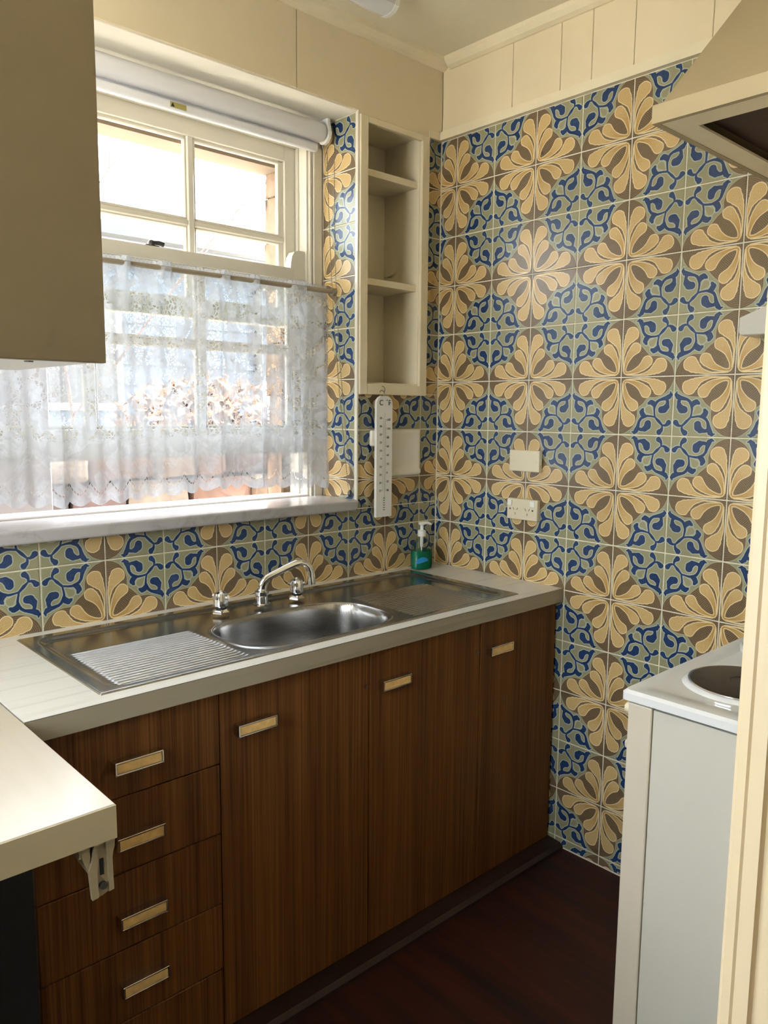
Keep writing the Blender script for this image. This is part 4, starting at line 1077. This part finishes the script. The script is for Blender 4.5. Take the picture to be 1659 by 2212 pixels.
# rough stone quoins of the outer reveal
zq = 0.23; rs = random.Random(5)
while zq < 1.37:
    h = rs.uniform(0.13, 0.24); z1_ = min(zq + h, 1.382)
    m = MB().box(-0.474 - rs.uniform(0, 0.004), -0.440, 0.304, 0.392 + rs.uniform(-0.01, 0.012), zq + 0.001, z1_ - 0.001, 0.004, 2)
    bmesh.ops.subdivide_edges(m.bm, edges=m.bm.edges[:], cuts=2, use_grid_fill=True)
    for v in m.bm.verts: v.co += Vector((rs.uniform(-.0025, .0025), rs.uniform(-.004, .004), rs.uniform(-.002, .002)))
    m.build('quoin', 'sandstone', exo, smooth=True)
    zq = z1_
gr = shell('ground_outside', 'ground', [(-14, 16, 0.42, 30, ZF - 0.3, ZF - 0.12), (-14, XL - 0.16, -12, 0.42, ZF - 0.3, ZF - 0.12)]); tag(gr, 'garden ground outside the window')
# white painted outdoor screen at the left
ws = thing('garden_screen', 'white painted board screen outside the left of the window', 'screen', (-1.45, 0.95, ZF))
for k in range(4): box('board', 'white_ext', ws, -1.95 + k*0.222, -1.95 + k*0.222 + 0.219, 0.92, 0.945, ZF - 0.12, 0.95, 0.003)
# stone garden wall: single stones
gw = thing('garden_wall', 'low rough stone garden wall outside the window', 'garden wall', (0.4, 2.0, ZF))
rs = random.Random(11)
box('core', STONES[4], gw, -1.6, 2.6, 2.03, 2.28, ZF - 0.12, 0.20)
z = -0.55
row = 0
while z < 0.26:
    h = rs.uniform(0.13, 0.20); x = -1.6 - rs.uniform(0, 0.2)
    while x < 2.6:
        w = rs.uniform(0.16, 0.42)
        m = MB().box(x + 0.006, x + w - 0.006, 1.955 - rs.uniform(0, 0.05), 2.06, z + 0.006, z + h - 0.006, 0.022, 2)
        for v in m.bm.verts: v.co += Vector((rs.uniform(-.012, .012), rs.uniform(-.012, .012), rs.uniform(-.01, .01)))
        m.build('stone', STONES[rs.randrange(5)], gw, smooth=True, auto=50)
        x += w
    z += h; row += 1
# the neighbouring house
hs = thing('neighbour_house', 'pale weatherboard house with grey gutter beyond the garden', 'house', (-0.5, 6.5, ZF))
box('wall', 'weatherboard', hs, -6, 2.95, 5.45, 9.0, ZF - 0.12, 2.10)
k = 0; z = -0.8
while z < 2.0:
    MB().prism([(5.43, z), (5.448, z + 0.20), (5.45, z + 0.20), (5.45, z)], -6, 2.95, 'x').build('weatherboard', 'weatherboard', hs)
    z += 0.20
box('fascia', 'white_ext', hs, -6.2, 3.10, 5.02, 5.06, 2.03, 2.17)
MB().prism([(4.90, 2.10), (4.88, 2.20), (4.90, 2.215), (5.02, 2.215), (5.02, 2.09), (4.95, 2.085)], -6.2, 3.12, 'x').build('gutter', 'gutter', hs)
box('soffit', 'white_ext', hs, -6.2, 3.10, 5.06, 5.45, 2.03, 2.05)
MB().prism([(5.00, 2.20), (7.2, 2.75), (9.4, 2.20)], -6.2, 3.12, 'x').build('roof', 'roof_tile', hs)
MB().tube([(2.80, 4.96, 2.10), (2.80, 5.08, 1.95), (2.80, 5.38, 1.85), (2.80, 5.38, ZF)], 0.045, 12).build('downpipe', 'gutter', hs, smooth=True, auto=40)
hw = MB().box(0.35, 1.25, 5.40, 5.44, 0.55, 1.60).build('window_frame', 'white_ext', hs)
box('window_pane', 'dark_metal', hw, 0.42, 1.18, 5.39, 5.405, 0.62, 1.53)
# shrubs and a bare tree
def leaves(c, rad, n, size, seed):
    r_ = random.Random(seed); m = MB()
    for _ in range(n):
        d = Vector((r_.gauss(0, 1), r_.gauss(0, 1), r_.gauss(0, 1))).normalized()*(r_.random()**0.4)
        p = Vector(c) + Vector((d.x*rad[0], d.y*rad[1], d.z*rad[2]))
        a = Vector((r_.uniform(-1, 1), r_.uniform(-1, 1), r_.uniform(-1, 1))).normalized(); b = a.orthogonal().normalized(); s = size*r_.uniform(0.6, 1.3)
        w = a.cross(b)
        vs = [m.bm.verts.new(p + q) for q in (a*s, b*s*0.5, -a*s, -b*s*0.5 + w*s*0.12)]
        m.bm.faces.new(vs)
    return m
def shrub(name, label, cat, c, rad, n, size, mat, seed, z0=ZF - 0.12):
    t = thing(name, label, cat, (c[0], c[1], z0))
    o = leaves(c, rad, n, size, seed).build('foliage', mat, t); o['kind'] = 'stuff'
    r_ = random.Random(seed)
    for k in range(4):
        e_ = (c[0] + r_.uniform(-.5, .5)*rad[0], c[1] + r_.uniform(-.5, .5)*rad[1], c[2] + rad[2]*r_.uniform(0, .6))
        MB().tube([(c[0] + r_.uniform(-.05, .05), c[1], z0), ((c[0]*2 + e_[0])/3, c[1], c[2] - rad[2]*0.5), e_], [0.03, 0.022, 0.008], 7).build('branch', 'bark', t, smooth=True, auto=60)
    return t
shrub('autumn_shrub', 'orange autumn shrub seen through the middle of the lace', 'shrub', (0.95, 3.3, 0.42), (0.75, 0.35, 0.42), 1500, 0.055, 'leaf_orange', 4)
shrub('autumn_shrub', 'small orange shrub behind the garden wall at the right of the window', 'shrub', (2.05, 3.4, 0.72), (0.35, 0.3, 0.55), 800, 0.055, 'leaf_orange', 8)
shrub('green_shrub', 'bright green shrub behind the garden wall', 'shrub', (1.38, 2.62, 0.60), (0.24, 0.20, 0.24), 700, 0.05, 'leaf_green', 6)
shrub('creeping_plant', 'low green creeper on top of the garden wall', 'plant', (0.42, 2.10, 0.40), (0.34, 0.10, 0.05), 420, 0.03, 'leaf_green', 9, 0.335)
bt = thing('bare_tree', 'thin bare-branched tree against the white sky', 'tree', (0.9, 4.3, ZF - 0.12))
rt = random.Random(2)
def limb(p, d, l, r, depth):
    q = p + d*l
    MB().tube([p, (p + q)/2 + Vector((rt.uniform(-.03, .03), 0, 0)), q], [r, r*0.8, r*0.6], 7).build('branch', 'bark', bt, smooth=True, auto=60)
    if depth <= 0: return
    for _ in range(2 if depth > 1 else 2):
        nd = (d + Vector((rt.uniform(-.7, .7), rt.uniform(-.4, .4), rt.uniform(-.1, .5)))).normalized()
        limb(q, nd, l*rt.uniform(0.6, 0.8), r*0.6, depth - 1)
limb(Vector((0.25, 4.2, ZF - 0.12)), Vector((0.02, 0, 1)).normalized(), 1.5, 0.022, 4)
